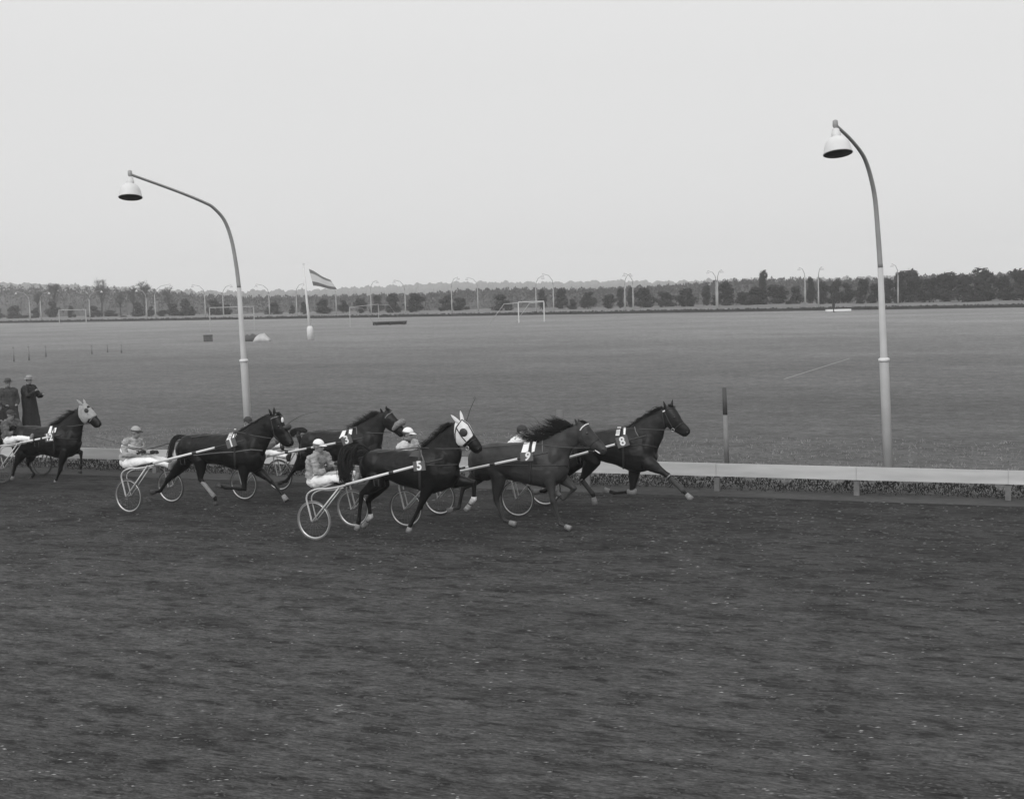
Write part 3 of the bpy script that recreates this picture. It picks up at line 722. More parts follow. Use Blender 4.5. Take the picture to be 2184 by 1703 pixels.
TW = [.10, .19, .245, .262, .275, .285, .285, .265, .225, .18, .10]
NW = [.15, .115, .09, .078, .07]
HW = [.075, .095, .088, .07, .058, .052, .035]
def horse(tm, z, torso, neck, head, legs, ears, mane, tail, coat, label, hoofm, ear_in_body=True, tw=1.0, mane_r=.006, dark=None):
    t = empty('horse', tuple(tm.O), tm.rz); tag(t, label, 'horse', 'trotting horses in the race')
    mb = MB(); P = lambda q, yo=0: tm.pt(z, q[0], q[1], yo)
    rg = [ring(P(a), P(b), TW[i] * tw) for i, (a, b) in enumerate(torso)]
    mb.rings(rg)
    mb.rings([ring(P(a), P(b), NW[i], egg=.05) for i, (a, b) in enumerate(neck)] + [ring(P(head[1][0]), P(head[1][1]), HW[1] * .8, egg=.05)])
    hr = [ring(P(a), P(b), HW[i], egg=-.05) for i, (a, b) in enumerate(head)]
    mb.rings(hr)
    # muscle masses: croup, shoulder, jowl
    a, b = P(torso[2][0]), P(torso[2][1]); L_ = (a - b).length
    for sy in (-1, 1):
        c = a.lerp(b, .42); mb.ell(c + YV * sy * .09, (.26, .17, L_ * .42), 14)
        a2, b2 = P(torso[8][0]), P(torso[8][1]); c = a2.lerp(b2, .5); mb.ell(c + YV * sy * .085 + Vector((.02, 0, .02)), (.17, .125, (a2 - b2).length * .46), 14, Matrix.Rotation(.35, 3, 'Y'))
        a3, b3 = P(head[1][0]), P(head[1][1]); mb.ell(a3.lerp(b3, .68) + YV * sy * .045, (.085, .045, .085), 10)
    hooves = []; bands = []
    for lg in legs:
        yo = lg['y'] ; q = [P(p, yo) for p in lg['p']]
        if lg['kind'] == 'hind':
            A, S_, H_, F_, T_ = q; inn = YV * (-.3 * yo)
            pts = [A + inn, A.lerp(S_, .5), S_, S_.lerp(H_, .45), S_.lerp(H_, .82), H_, H_.lerp(F_, .15), H_.lerp(F_, .5), H_.lerp(F_, .85), F_, F_.lerp(T_, .5), F_.lerp(T_, .7)]
            rr = [.16, .175, .165, .118, .070, .062, .047, .037, .039, .048, .036, .040]
            fl = [.7, .75, .75, .75, .7, .7, .75, .8, .8, .9, 1, 1]
        else:
            A, H_, F_, T_ = q
            pts = [A, A.lerp(H_, .3), A.lerp(H_, .6), A.lerp(H_, .85), H_, H_.lerp(F_, .15), H_.lerp(F_, .5), H_.lerp(F_, .85), F_, F_.lerp(T_, .5), F_.lerp(T_, .7)]
            rr = [.14, .12, .085, .058, .060, .043, .035, .037, .046, .035, .040]
            fl = [.7, .7, .75, .85, .9, .9, .8, .8, .9, 1, 1]
        mb.tube(pts, rr, 14, flat=fl, round_ends=True)
        k = (T_ - F_).normalized(); hooves.append((F_.lerp(T_, .6), T_ + k * .03)); bands.append((H_, F_, T_, lg))
    if ear_in_body:
        for (bx, by), (tx, ty), yo in ears:
            b_, t_ = P((bx, by), yo * .8), P((tx, ty), yo * 1.1)
            mb.tube([b_.lerp(t_, -.25), b_.lerp(t_, .2), b_.lerp(t_, .55), b_.lerp(t_, .85), t_], [.026, .034, .030, .017, .008], 8, flat=.6)
    body = mb.fused('body', coat, t, voxel=.0135, smooth=9); wrinkle(body, .011, 4.2, 3); tm.addbvh(body)
    for a, b in hooves:
        m2 = MB(); d = (b - a); m2.tube([a - d * .1, a, a + d * .5, b], [.038, .044, .050, .056], 12, flat=.95); m2.build('hoof', hoofm, t)
    # eye and nostril on both sides
    a, b = P(head[1][0]), P(head[1][1]); a2, b2 = P(head[2][0]), P(head[2][1]); c = a.lerp(b, .30).lerp(a2.lerp(b2, .28), .55)
    for sy in (-1, 1):
        m2 = MB(); m2.ell(c + YV * sy * .082, (.024, .014, .02), 8); m2.build('eye', M_eye, t)
        n_ = P(head[5][0]).lerp(P(head[5][1]), .33); m2 = MB(); m2.ell(n_ + YV * sy * .047, (.017, .012, .022), 8); m2.build('nostril', M_eye, t)
    # mane
    rnd = random.Random(len(label)); crest = catmull([P(q) for q in mane['crest']], 8)
    m2 = MB(); roots = []; dirs = []
    for k in range(mane.get('n', 260)):
        u = rnd.random() * (len(crest) - 1.001); i = int(u); p = crest[i].lerp(crest[i + 1], u - i) + Vector((rnd.gauss(0, .01), rnd.gauss(0, .025), -.035))
        dx, dz = mane['dir']; roots.append(p); cw = math.sin(u * 1.3) * .16 + math.sin(u * 3.1 + 1) * .1; dirs.append((dx + rnd.gauss(0, .10), rnd.gauss(-.15, .16), dz + cw + rnd.gauss(0, .11)))
    strands(m2, roots, dirs, mane['len'], rnd, r=mane_r, seg=5, droop=mane.get('droop', .02), wave=.03)
    m2.tube([c - Vector((0, 0, .02)) for c in crest], .028, 8, flat=.8)
    m2.build('mane', M_hair, t, fixn=False)
    # forelock
    if ear_in_body:
        m2 = MB(); p = P(head[0][0]); q = P(head[1][0])
        strands(m2, [p + Vector((rnd.gauss(0, .01), rnd.gauss(0, .03), .01)) for _ in range(24)], [(q - p) + Vector((rnd.gauss(0, .01), rnd.gauss(0, .03), 0)) for _ in range(24)], .14, rnd, r=.007, seg=3, droop=.0)
        m2.build('forelock', M_hair, t, fixn=False)
    if tail:
        g = catmull([tm.pt(z, x, y, yo) for (x, y, yo) in tail['c']], 4); m2 = MB(); n = len(g)
        for k in range(tail.get('n', 230)):
            a = rnd.uniform(0, 2 * pi); rr = rnd.random() ** .5; j = Vector((rnd.gauss(0, .0018), 0, rnd.gauss(0, .0018))); pts = []
            m_ = int(n * rnd.uniform(.75, 1)); ph = rnd.uniform(0, 6)
            for i in range(m_):
                f = i / (n - 1); sp = lerp(.025, tail['w'], min(1, f * 2.2)) * rr * (1 - .35 * max(0, f - .6) / .4)
                pts.append(g[i] + Vector((math.cos(a) * sp, math.sin(a) * sp * .7, math.sin(a * 1.7 + 1) * sp)) + j * i + Vector((0, 0, .004 * math.sin(ph + i * .6))))
            m2.tube(pts, [.012 * (1 - .7 * i / m_) for i in range(m_)], 3)
        m2.build('tail', M_hair, t, fixn=False)
    # bandages / boots
    for (H_, F_, T_, lg) in bands:
        for (kind, m_) in lg.get('wear', []):
            m2 = MB()
            if kind == 'bandage': m2.tube([H_.lerp(F_, .14), H_.lerp(F_, .2), H_.lerp(F_, .55), H_.lerp(F_, .88), F_], [.046, .048, .044, .047, .050], 12, flat=.9); nm = 'bandage'
            elif kind == 'fetlock': m2.tube([H_.lerp(F_, .86), F_, F_.lerp(T_, .45)], [.048, .054, .046], 12); nm = 'fetlock_boot'
            elif kind == 'knee': m2.tube([vl(H_, F_, -.22), H_, H_.lerp(F_, .25)], [.058, .064, .05], 12); nm = 'knee_boot'
            elif kind == 'bell': m2.tube([F_.lerp(T_, .35), F_.lerp(T_, .7), T_.lerp(F_, -.1)], [.042, .052, .060], 14); nm = 'overreach_boot'
            elif kind == 'topband': m2.tube([H_.lerp(F_, .02), H_.lerp(F_, .08)], [.055, .055], 12); nm = 'boot_strap'
            m2.build(nm, m_, t)
    return t
M_eye = mat('dark_wet_eye', .012, .15, spec=.6)
M_hair = mat('dark_horse_hair', .012, .55, spec=.25)
M_black = mat('coat_black', .006, .46, noise=.25, scale=7, spec=.22, bump=.003)
M_dkbay = mat('coat_dark_bay', .013, .46, noise=.3, scale=6, spec=.22, bump=.003)
M_bay = mat('coat_bay', .036, .46, noise=.3, scale=5, spec=.22, bump=.003)
M_seal = mat('coat_seal_brown', .011, .46, noise=.3, scale=6, spec=.22, bump=.003)
M_hoofd = mat('hoof_dark', .05, .6, noise=.3, scale=20); M_hoofp = mat('hoof_dusty', .22, .8, noise=.3, scale=20)
M_band = mat('bandage_white', .48, .9, noise=.2, scale=25, bump=.004); M_bandg = mat('bandage_grey', .22, .9, noise=.2, scale=25, bump=.004)
M_bandd = mat('boot_dark_leather', .05, .7); M_leather = mat('harness_leather', .03, .5, spec=.4)
M_rein = mat('rein_leather', .075, .6); M_pad = mat('saddle_cloth_white', .82, .8, noise=.06, scale=8)
M_padstripe = mat('cloth_dark_line', .12, .8); M_plate = mat('number_plate_grey', .12, .5); M_num = mat('number_white_paint', .85, .6)
M_hood = mat('hood_white_cloth', .66, .85, noise=.10, scale=14, bump=.003); M_hoodg = mat('hood_grey_cloth', .30, .85, noise=.2, scale=12, bump=.003)
M_tyre = mat('tyre_rubber', .07, .7); M_tyreg = mat('tyre_grey_rubber', .16, .7)
M_rim = mat('rim_alloy', .62, .28, metal=.8); M_steel = mat('sulky_tube_paint', .50, .4, noise=.1, scale=6, metal=.2)
M_steeld = mat('sulky_dark_iron', .04, .5); M_shaft = mat('shaft_white_paint', .68, .45, noise=.08, scale=4); M_brass = mat('bright_ring', .6, .3, metal=.9)

def leg(kind, y, *p, wear=()): return dict(kind=kind, y=y, p=p, wear=list(wear))

# ---- sulky ------------------------------------------------------------------
T5 = Team('3', 305, 1522); T1 = Team('2', 290, 1240); T9 = Team('3', 1262, 1387); T8 = Team('5', 400, 1205); T3 = Team('2', 1490, 1107); TL = Team('1', 22, 1188)
HUB = .355
arch = [T5.pt('D', x, y, -.73) for x, y in [(480, 690), (437, 520), (425, 430), (455, 350), (530, 290), (640, 256), (760, 262), (900, 250), (1120, 205)]]
sh0 = T5.pt('D', 530, 870, -.73).x
arch = [Vector((0, -.73, HUB))] + [Vector((p.x - sh0 * .6, -.73, p.z)) for p in arch]
JOINT = Vector((T5.pt('D', 1150, 185, -.55).x, -.55, T5.pt('D', 1150, 185, -.55).z))
M_strapg0 = mat('spoke_wire', .12, .4)
def sulky(tm, joint, tip, label, bands=(.03, .48, .78), tyre=None, rim=None):
    t = empty('sulky', tuple(tm.O), tm.rz); tag(t, label, 'sulky', 'two-wheeled racing sulkies')
    fr = M_steel
    for sy in (1, -1):
        mb = MB(); mb.torus((0, 0, 0), .318, .0135, 56, 8); wh = mb.build('wheel', rim or M_rim, t); wh.location = (0, .66 * sy, HUB)
        mb = MB(); mb.torus((0, 0, 0), .338, .0175, 56, 8); mb.build('tyre', tyre or M_tyre, wh)
        mb = MB(); mb.tube([(0, -.05, 0), (0, -.045, 0), (0, .045, 0), (0, .05, 0)], [.012, .022, .022, .012], 12, side=Vector((0, 0, 1))); mb.build('hub', M_steel, wh)
        mb = MB()
        for k in range(24):
            a = 2 * pi * k / 24 + .1; b = a + (.35 if k % 2 else -.35); yy = .03 if (k // 2) % 2 else -.03
            mb.tube([(.02 * math.cos(b), yy, .02 * math.sin(b)), (.318 * math.cos(a), 0, .318 * math.sin(a))], .0011, 3)
        mb.build('spokes', M_strapg0, wh)
        f = lambda p, y: Vector((p.x, y * -sy, p.z))
        # outer fork: rear arch and forward stay, then the inner pair
        for yy, rr in ((-.735, .0165), (-.585, .012)):
            A = catmull([f(p, lerp(yy, -.58, max(0, min(1, (i - 5) / 4))) if yy < -.6 else yy + .0) for i, p in enumerate(arch)], 5)
            if yy > -.6: A = [Vector((p.x * .93, p.y, (p.z - HUB) * .93 + HUB)) for p in A]
            mb = MB(); mb.tube(A, rr, 10); mb.build('rear_stay', fr, t)
            j = joint - Vector((.03, 0, .03)); mb = MB()
            mb.tube([Vector((.01, yy * -sy, HUB - .01)), Vector((j.x, (yy * .85) * -sy, j.z))], rr * .95, 10); mb.build('front_stay', fr, t)
        mb = MB(); mb.tube([(0, -.745 * -sy, HUB), (0, -.57 * -sy, HUB)], .012, 8, side=Vector((0, 0, 1))); mb.build('axle_pin', M_steel, t)
        # shaft, white with dark wrapped bands, slim dark tip
        J = Vector((joint.x, joint.y * -sy, joint.z)); Tp = Vector((tip.x, tip.y * -sy, tip.z)); e = bands[2]
        mb = MB(); mb.tube([J, J.lerp(Tp, e)], [.025, .022], 12); sf = mb.build('shaft', M_shaft, t)
        mb = MB(); mb.tube([J.lerp(Tp, e), Tp, J.lerp(Tp, 1.004)], [.017, .014, .006], 10); mb.build('shaft_tip', M_leather, sf)
        for b0, wd in ((bands[0], .035), (bands[1], .045)):
            mb = MB(); mb.tube([J.lerp(Tp, b0 - wd / 2), J.lerp(Tp, b0 + wd / 2)], .028, 12); mb.build('wrapping', M_leather, sf)
        mb = MB(); mb.tube([f(arch[6], -.62), Vector((joint.x * .6, .57 * sy, joint.z - .03)), J], [.016, .018, .02], 8); mb.build('side_rail', M_steeld, t)
        # stirrup iron hanging inside the shaft
        s_ = J.lerp(Tp, .30) + Vector((0, .05 * -sy, -.02)); mb = MB()
        mb.tube([s_, s_ + Vector((.02, 0, -.13)), s_ + Vector((.05, -.09 * sy, -.15)), s_ + Vector((.04, -.10 * sy, -.03))], .007, 6); mb.build('stirrup', M_steeld, t)
    az = arch[6].z
    mb = MB(); mb.tube([(arch[6].x, -.6, az), (arch[6].x - .02, -.2, az + .015), (arch[6].x - .02, .2, az + .015), (arch[6].x, .6, az)], .016, 8, side=Vector((0, 0, 1))); mb.build('crossbar', M_steel, t)
    mb = MB(); mb.tube([(joint.x - .1, -.55, joint.z - .04), (joint.x - .1, .55, joint.z - .04)], .014, 8, side=Vector((0, 0, 1))); mb.build('crossbar', M_steel, t)
    for yy in (-.12, .12):
        mb = MB(); mb.tube([(arch[6].x, yy, az), (arch[6].x + .22, yy, az - .03), (joint.x - .1, yy, joint.z - .04)], .011, 8); mb.build('seat_bearer', M_steeld, t)
    mb = MB(); n = 16; top = []; bot = []; lip = []
    for k in range(n):
        a = 2 * pi * k / n; top.append(Vector((.12 + .19 * math.cos(a), .19 * math.sin(a), az + .035))); bot.append(Vector((.12 + .17 * math.cos(a), .17 * math.sin(a), az + .005)))
        lip.append(Vector((.12 + .15 * math.cos(a), .15 * math.sin(a), az + .03 + (.03 if math.cos(a) < -.3 else 0))))
    mb.rings([bot, top, lip]); mb.build('seat', M_steeld, t)
    return t

# ---- people -------------------------------------------------------------------
M_skin = mat('skin', .21, .6, noise=.08, scale=30, spec=.3)
def person(root_loc, rz, J, look, label, group=None, coat=None):
    """J: joints in local metres; look: materials"""
    t = empty('person', tuple(root_loc), rz); tag(t, label, 'person', group)
    S = Vector
    pel, nk, hd = J['pelvis'], J['neck'], J['head']
    ax = (nk - pel).normalized()
    def trings(lo, hi, k, n=18):
        prof = [(0, .155, .125), (.12, .17, .135), (.35, .15, .115), (.55, .16, .125), (.75, .185, .13), (.9, .175, .11), (.985, .11, .08), (1.05, .06, .06)]
        out = []
        for (f, wy, dx) in prof:
            if f < lo - 1e-6 or f > hi + 1e-6: continue
            bulge = math.sin(pi * min(1, max(0, f))) * J.get('slouch', .03)
            c = pel.lerp(nk, f) - ax.cross(YV).normalized() * bulge * (1 if ax.cross(YV).x < 0 else -1) * -1
            nn = YV.cross(ax).normalized()
            out.append([c + YV * (wy * k * math.cos(2 * pi * j / n)) + nn * (dx * k * math.sin(2 * pi * j / n)) for j in range(n)])
        return out
    def arm(mb, s, k, upto=1.0):
        sh, el, wr = J['sh' + s], J['el' + s], J['wr' + s]
        mb.tube([sh.lerp(nk, .25), sh, sh.lerp(el, .4), el, el.lerp(wr, .35), el.lerp(wr, upto)], [.055 * k, .062 * k, .052 * k, .045 * k, .043 * k, .031 * k], 12, round_ends=True)
    def legt(mb, s, k, upto=1.0):
        hp, kn, an = J['hip' + s], J['kn' + s], J['an' + s]
        mb.tube([hp, hp.lerp(kn, .35), hp.lerp(kn, .8), kn, kn.lerp(an, .3), kn.lerp(an, upto)], [.095 * k, .088 * k, .062 * k, .058 * k, .056 * k, .04 * k], 14, round_ends=True)
    def hand(mb, s, k):
        wr = J['wr' + s]; d = (J['ha' + s] - wr).normalized(); sd_ = d.cross(S((0, 0, 1))).normalized() if abs(d.z) < .9 else YV.copy(); dn = d.cross(sd_).normalized()
        if dn.z > 0: dn = -dn
        c = wr + d * .05
        mb.tube([wr, c, c + d * .035], [.027 * k, .036 * k, .032 * k], 10, flat=.7, side=dn, round_ends=True)
        for i in range(4):
            o_ = c + d * .035 + sd_ * ((i - 1.5) * .019); L_ = [.034, .040, .037, .029][i]
            mb.tube([o_ - d * .02, o_ + d * L_ * .6 + dn * .006, o_ + d * L_ + dn * .028, o_ + d * L_ * .45 + dn * .047], [.0095 * k, .0092 * k, .0085 * k, .0078 * k], 7, round_ends=True)
        sg = 1 if s == 'n' else -1
        o_ = c - d * .02 + sd_ * .028 * sg
        mb.tube([o_, o_ + d * .03 + sd_ * .014 * sg + dn * .01, o_ + d * .05 + dn * .03 - sd_ * .004 * sg], [.012 * k, .011 * k, .009 * k], 7, round_ends=True)
    def foot(mb, s, k):
        an, to = J['an' + s], J['to' + s]; d = to - an
        hl = an + S((0, 0, -.05)) if abs(d.z) < .12 else an - (J['kn' + s] - an).normalized() * .05
        mb.tube([hl, an.lerp(to, .3) , an.lerp(to, .75), to], [.040 * k, .045 * k, .042 * k, .030 * k], 10, flat=.85, round_ends=True)
        mb.tube([an, hl], [.042 * k, .042 * k], 10, round_ends=True)
    fw = J.get('face', S((1, 0, 0))).normalized(); hu = (hd - nk).normalized(); hu = (hu * .5 + S((0, 0, 1)) * .8).normalized()
    fw = (fw - hu * fw.dot(hu)).normalized(); sd = hu.cross(fw).normalized()
    HR = Matrix((fw, sd, hu)).transposed()
    mb = MB(); mb.rings(trings(0, 1.05, 1))
    for s in 'nf': arm(mb, s, 1); legt(mb, s, 1); hand(mb, s, 1); foot(mb, s, .9)
    mb.tube([nk - ax * .03, nk.lerp(hd, .35), hd - hu * .03], [.064, .056, .056], 12)
    mb.ell(hd + hu * .025, (.098, .077, .095), 16, HR)                       # skull
    mb.ell(hd + fw * .03 - hu * .045, (.062, .056, .075), 14, HR)            # jaw and face
    mb.ell(hd + fw * .065 - hu * .098, (.022, .024, .018), 8, HR)            # chin
    mb.tube([hd + fw * .088 + hu * .012, hd + fw * .108 - hu * .028, hd + fw * .092 - hu * .04], [.011, .016, .013], 8)   # nose
    mb.ell(hd + fw * .088 + hu * .022, (.014, .055, .010), 8, HR)            # brow
    mb.ell(hd + fw * .09 - hu * .062, (.010, .024, .007), 8, HR)             # lips
    for e in (-1, 1):
        mb.ell(hd + sd * e * .078 - hu * .015, (.019, .009, .030), 8, HR)    # ears
    body = mb.fused('body', M_skin, t, voxel=.0075, smooth=2)
    for e in (-1, 1):
        m2 = MB(); m2.ell(hd + fw * .083 + sd * e * .030 + hu * .004, (.010, .013, .008), 8, HR); m2.build('eye', M_eye, t)
    if look.get('hair'):
        m2 = MB(); m2.ell(hd - fw * .02 + hu * .02, (.093, .084, .085), 14, HR); m2.build('hair', look['hair'], t)
    if coat is None:
        mb = MB(); mb.rings(trings(.10, 1.0, 1.26))
        for s in 'nf': arm(mb, s, 1.42, .92)
        jk = mb.fused('jacket', look['jacket'], t, voxel=.0095, smooth=2); wrinkle(jk, .024, 10, 3, (.7, 1, 1.5))
        mb = MB(); c = nk.lerp(hd, .12); mb.tube([nk - ax * .045, nk + ax * .015, nk + ax * .05], [.088, .080, .072], 14); mb.build('collar', look.get('collar', look['jacket']), jk)
        mb = MB(); mb.rings(trings(0, .35, 1.1))
        for s in 'nf': legt(mb, s, 1.25, .95)
        mb.ell(pel, (.16, .17, .13), 12)
        wrinkle(mb.fused('trousers', look['trousers'], t, voxel=.011, smooth=2), .014, 9, 3, (1.3, 1, .8))
        for k, (lo, hi) in enumerate(look.get('bands', [])):
            rr = []
            for f in (lo, (lo + hi) / 2, hi):
                c = pel.lerp(nk, f); nn = YV.cross(ax).normalized(); n = 22; wy, dx = (.20, .185) if f > .8 else (.215, .18)
                rr.append([c + YV * (wy * 1.14 * math.cos(2 * pi * j / n)) + nn * (dx * 1.14 * math.sin(2 * pi * j / n)) for j in range(n)])
            m2 = MB(); m2.rings(rr, cap=False); m2.build('chest_band', M_pad, jk)
    else:
        # long overcoat: shoulders to mid-calf, slightly flared
        mb = MB(); mb.rings(trings(.3, 1.0, 1.5))
        zt, rr = pel.z + .3, []
        for f, wy, dx in ((0, .25, .19), (.25, .265, .21), (.6, .29, .23), (1, .33, .26)):
            z = lerp(zt, .32, f); cx = pel.x + .02 * f
            rr.append([S((cx + dx * math.sin(2 * pi * j / 20), pel.y + wy * math.cos(2 * pi * j / 20) * (1 + .05 * math.sin(j * 2.5) * f), z)) for j in range(20)])
        mb.rings(rr)
        for s in 'nf': arm(mb, s, 1.7, .95)
        ck = mb.fused('overcoat', coat, t, voxel=.013, smooth=3); wrinkle(ck, .03, 5, 3, (1.5, 1.5, .35))
        mb = MB(); mb.tube([nk - ax * .06, nk + ax * .02, nk + ax * .07], [.10, .088, .078], 14); mb.build('collar', coat, ck)
        mb = MB()
        for s in 'nf': legt(mb, s, 1.15, .95)
        mb.fused('trousers', look['trousers'], t, voxel=.013, smooth=1)
    for s in 'nf':
        if look.get('glove'):
            m2 = MB(); hand(m2, s, 1.4); m2.tube([J['wr' + s].lerp(J['el' + s], .18), J['wr' + s]], [.05, .045], 10)
            m2.fused('glove', look['glove'], t, voxel=.007, smooth=1)
        m2 = MB(); foot(m2, s, 1.15); m2.tube([J['an' + s].lerp(J['kn' + s], .12), J['an' + s]], [.05, .048], 10)
        m2.fused('boot', look['boot'], t, voxel=.010, smooth=1)
    # headgear
    kind = look.get('hat', 'cap'); cm = look['cap']; c = hd + hu * .035 - fw * .004
    if kind == 'cap':
        m2 = MB(); rg = []
        for i in range(7):
            th = (pi / 2) * (1 - i / 6.4) ; rr_ = math.sin(th * 1.0); zz = math.cos(th)
            rg.append([c + fw * (.112 * rr_ * math.cos(2 * pi * j / 20)) + sd * (.092 * rr_ * math.sin(2 * pi * j / 20)) + hu * (.098 * zz + .004) for j in range(20)])
        m2.rings(rg); cp = m2.build('cap', cm, t)
        m2 = MB(); vs = []; fs = []; n = 12
        for lay in (0, .007):
            for i in range(n + 1):
                a = lerp(-1.15, 1.15, i / n)
                vs.append(c + fw * (.103 * math.cos(a)) + sd * (.086 * math.sin(a)) + hu * (.008 + lay))
                vs.append(c + fw * (.103 * math.cos(a) + .078 * math.cos(a * 1.15)) + sd * (.084 * math.sin(a)) + hu * (-.014 + lay))
        m = 2 * (n + 1)
        for i in range(n): fs += [[2 * i, 2 * i + 2, 2 * i + 3, 2 * i + 1], [m + 2 * i, m + 2 * i + 1, m + 2 * i + 3, m + 2 * i + 2], [2 * i + 1, 2 * i + 3, m + 2 * i + 3, m + 2 * i + 1]]
        m2.add(vs, fs); m2.build('cap_peak', look.get('peak', cm), cp)
        m2 = MB(); m2.rings([[c + fw * (.1145 * math.cos(2 * pi * j / 20)) + sd * (.0945 * math.sin(2 * pi * j / 20)) + hu * q for j in range(20)] for q in (-.004, .018)], cap=False); m2.build('goggle_strap', look.get('strap', M_leather), cp)
    else:
        m2 = MB(); rot = HR
        m2.lathe([(.155 if kind != 'flat' else .15, -.004), (.160, .004), (.10, .012), (.098, .05), (.09, .095), (.07, .112), (.03, .10)], c + hu * .012, 20, rot); hat = m2.build('hat', cm, t)
        m2 = MB(); m2.lathe([(.101, .012), (.101, .04)], c + hu * .012, 20, rot, cap=False); m2.build('hat_band', look.get('strap', M_leather), hat)
    return t

def J_from(tm, z, px, ys):
    return {k: tm.pt(z, px[k][0], px[k][1], ys.get(k, 0)) for k in px}
yy = dict(head=0, neck=0, pelvis=0, shn=-.20, shf=.20, eln=-.27, elf=.27, wrn=-.14, wrf=.12, han=-.08, haf=.08, hipn=-.10, hipf=.10, knn=-.24, knf=.24, ann=-.33, anf=.33, ton=-.34, tof=.34)
def fill(J):
    """mirror what is only measured on the near side, keep limb lengths human"""
    for a in ('sh', 'el', 'wr', 'ha', 'hip', 'kn', 'an', 'to'):
        if a + 'f' not in J: J[a + 'f'] = Vector((J[a + 'n'].x, -J[a + 'n'].y, J[a + 'n'].z))
    return J
J5 = fill(J_from(T5, 'C', dict(head=(372, 385), neck=(330, 590), pelvis=(290, 1310), shn=(240, 700), eln=(330, 1120), wrn=(600, 1010), han=(760, 950), wrf=(860, 830), haf=(1000, 830),
    hipn=(300, 1340), knn=(800, 1250), ann=(1370, 1290), ton=(1430, 1130), knf=(900, 1120), anf=(1440, 1120), tof=(1400, 950)), yy))
J1 = fill(J_from(T1, 'B', dict(head=(580, 350), neck=(540, 560), pelvis=(350, 1150), shn=(300, 640), eln=(280, 970), wrn=(680, 880), han=(820, 850), wrf=(1060, 880), haf=(1200, 850),
    hipn=(360, 1190), knn=(950, 1120), ann=(1500, 1240), ton=(1640, 1130), knf=(1000, 1050), anf=(1480, 1120), tof=(1560, 1010)), yy))
def template(dx=0, dz=0, lean=0, head=None):
    J = {k: (v.copy() if isinstance(v, Vector) else v) for k, v in J5.items()}
    for k in J:
        if isinstance(J[k], Vector):
            J[k] = J[k] + Vector((dx, 0, dz))
            if k in ('head', 'neck', 'shn', 'shf', 'eln', 'elf'):
                J[k].x += lean * max(0, J[k].z - J5['pelvis'].z)
    return J
M_j5 = mat('jacket_grey_cotton', .30, .85, noise=.12, scale=9, bump=.012, detail=3); M_tr = mat('breeches_white', .80, .85, noise=.05, scale=8, bump=.012, detail=3)
M_j1 = mat('jacket_mid_grey', .33, .85, noise=.25, scale=8, bump=.012, detail=3); M_j9 = mat('jacket_pale', .50, .85, noise=.08, scale=8, bump=.012, detail=3)
M_j3 = mat('jacket_dark_grey', .11, .85, noise=.2, scale=8, bump=.012, detail=3); M_j8 = mat('jacket_white_satin', .72, .6, noise=.06, scale=8, bump=.01, detail=3)
M_capw = mat('cap_white', .8, .7); M_capg = mat('cap_grey', .33, .8); M_capd = mat('cap_dark', .04, .7)
M_boot = mat('boot_black', .03, .4, spec=.5); M_glove = mat('glove_dark', .03, .7); M_strapg = mat('strap_grey', .16, .7); M_bootg = mat('boot_scuffed', .20, .7)
M_coatd = mat('overcoat_black', .025, .95, noise=.2, scale=10, bump=.01); M_coatg = mat('overcoat_grey', .055, .95, noise=.25, scale=10, bump=.01)
M_hatp = mat('hat_pale_felt', .30, .9, noise=.15, scale=10); M_hatg = mat('hat_dark_felt', .08, .9); M_hairb = mat('hair_dark', .03, .8); M_hairg = mat('hair_grey', .2, .8)

# ---- shared dressing ----------------------------------------------------------
def strap(tm, parent, name, z, pts, m, r=.010, off=.004, k=5):
    P = []
    for (a, b) in zip(pts, pts[1:]):
        for i in range(k): P.append((lerp(a[0], b[0], i / k), lerp(a[1], b[1], i / k)))
    P.append(pts[-1]); Q = [tm.cast(z, x, y, off) for x, y in P]
    mb = MB(); mb.tube(Q, r, 6); return mb.build(name, m, parent)
def patch(tm, parent, name, z, quad, m, off=.014, n=7, th=.010):
    """a cloth lying on the horse: quad = four corners (tl, tr, br, bl)"""
    g = [[tm.cast(z, lerp(lerp(quad[0][0], quad[1][0], u), lerp(quad[3][0], quad[2][0], u), v), lerp(lerp(quad[0][1], quad[1][1], u), lerp(quad[3][1], quad[2][1], u), v), off)
          for u in [i / n for i in range(n + 1)]] for v in [i / n for i in range(n + 1)]]
    vs = [p for r in g for p in r] + [p - Vector((0, -th, 0)) for r in g for p in r]; N_ = (n + 1) ** 2; fs = []
    for i in range(n):
        for j in range(n):
            a = i * (n + 1) + j; fs.append([a, a + 1, a + n + 2, a + n + 1]); fs.append([N_ + a, N_ + a + n + 1, N_ + a + n + 2, N_ + a + 1])
    mb = MB(); mb.add(vs, fs); return mb.build(name, m, parent)
def plate(tm, parent, z, cx, cy, wd, ht, tilt, digit, y=-.41, dsz=.17, shear=0):
    c = tm.pt(z, cx, cy, y); R = Matrix.Rotation(-tilt, 3, 'Y')
    mb = MB(); mb.box((0, 0, 0), (wd / 2, .006, ht / 2)); pl = mb.build('number_plate', M_plate, parent, smooth=False)
    pl.location = c; pl.rotation_euler = (0, -tilt, 0)
    cu = bpy.data.curves.new('digit', 'FONT'); cu.body = digit; cu.size = dsz * 1.35; cu.align_x = 'CENTER'; cu.align_y = 'CENTER'; cu.extrude = .002; cu.offset = .006; cu.shear = shear
    o_ = bpy.data.objects.new('digit', cu); COL.objects.link(o_); dg = bpy.context.evaluated_depsgraph_get(); dg.update()
    me = bpy.data.meshes.new_from_object(o_.evaluated_get(dg)); bpy.data.objects.remove(o_); me.name = 'digit'
    me.materials.clear(); me.materials.append(M_num); o2 = bpy.data.objects.new('digit', me); COL.objects.link(o2)
    o2.parent = pl; o2.rotation_euler = (pi / 2, 0, 0); o2.location = (0, -.0095, 0)
    return pl
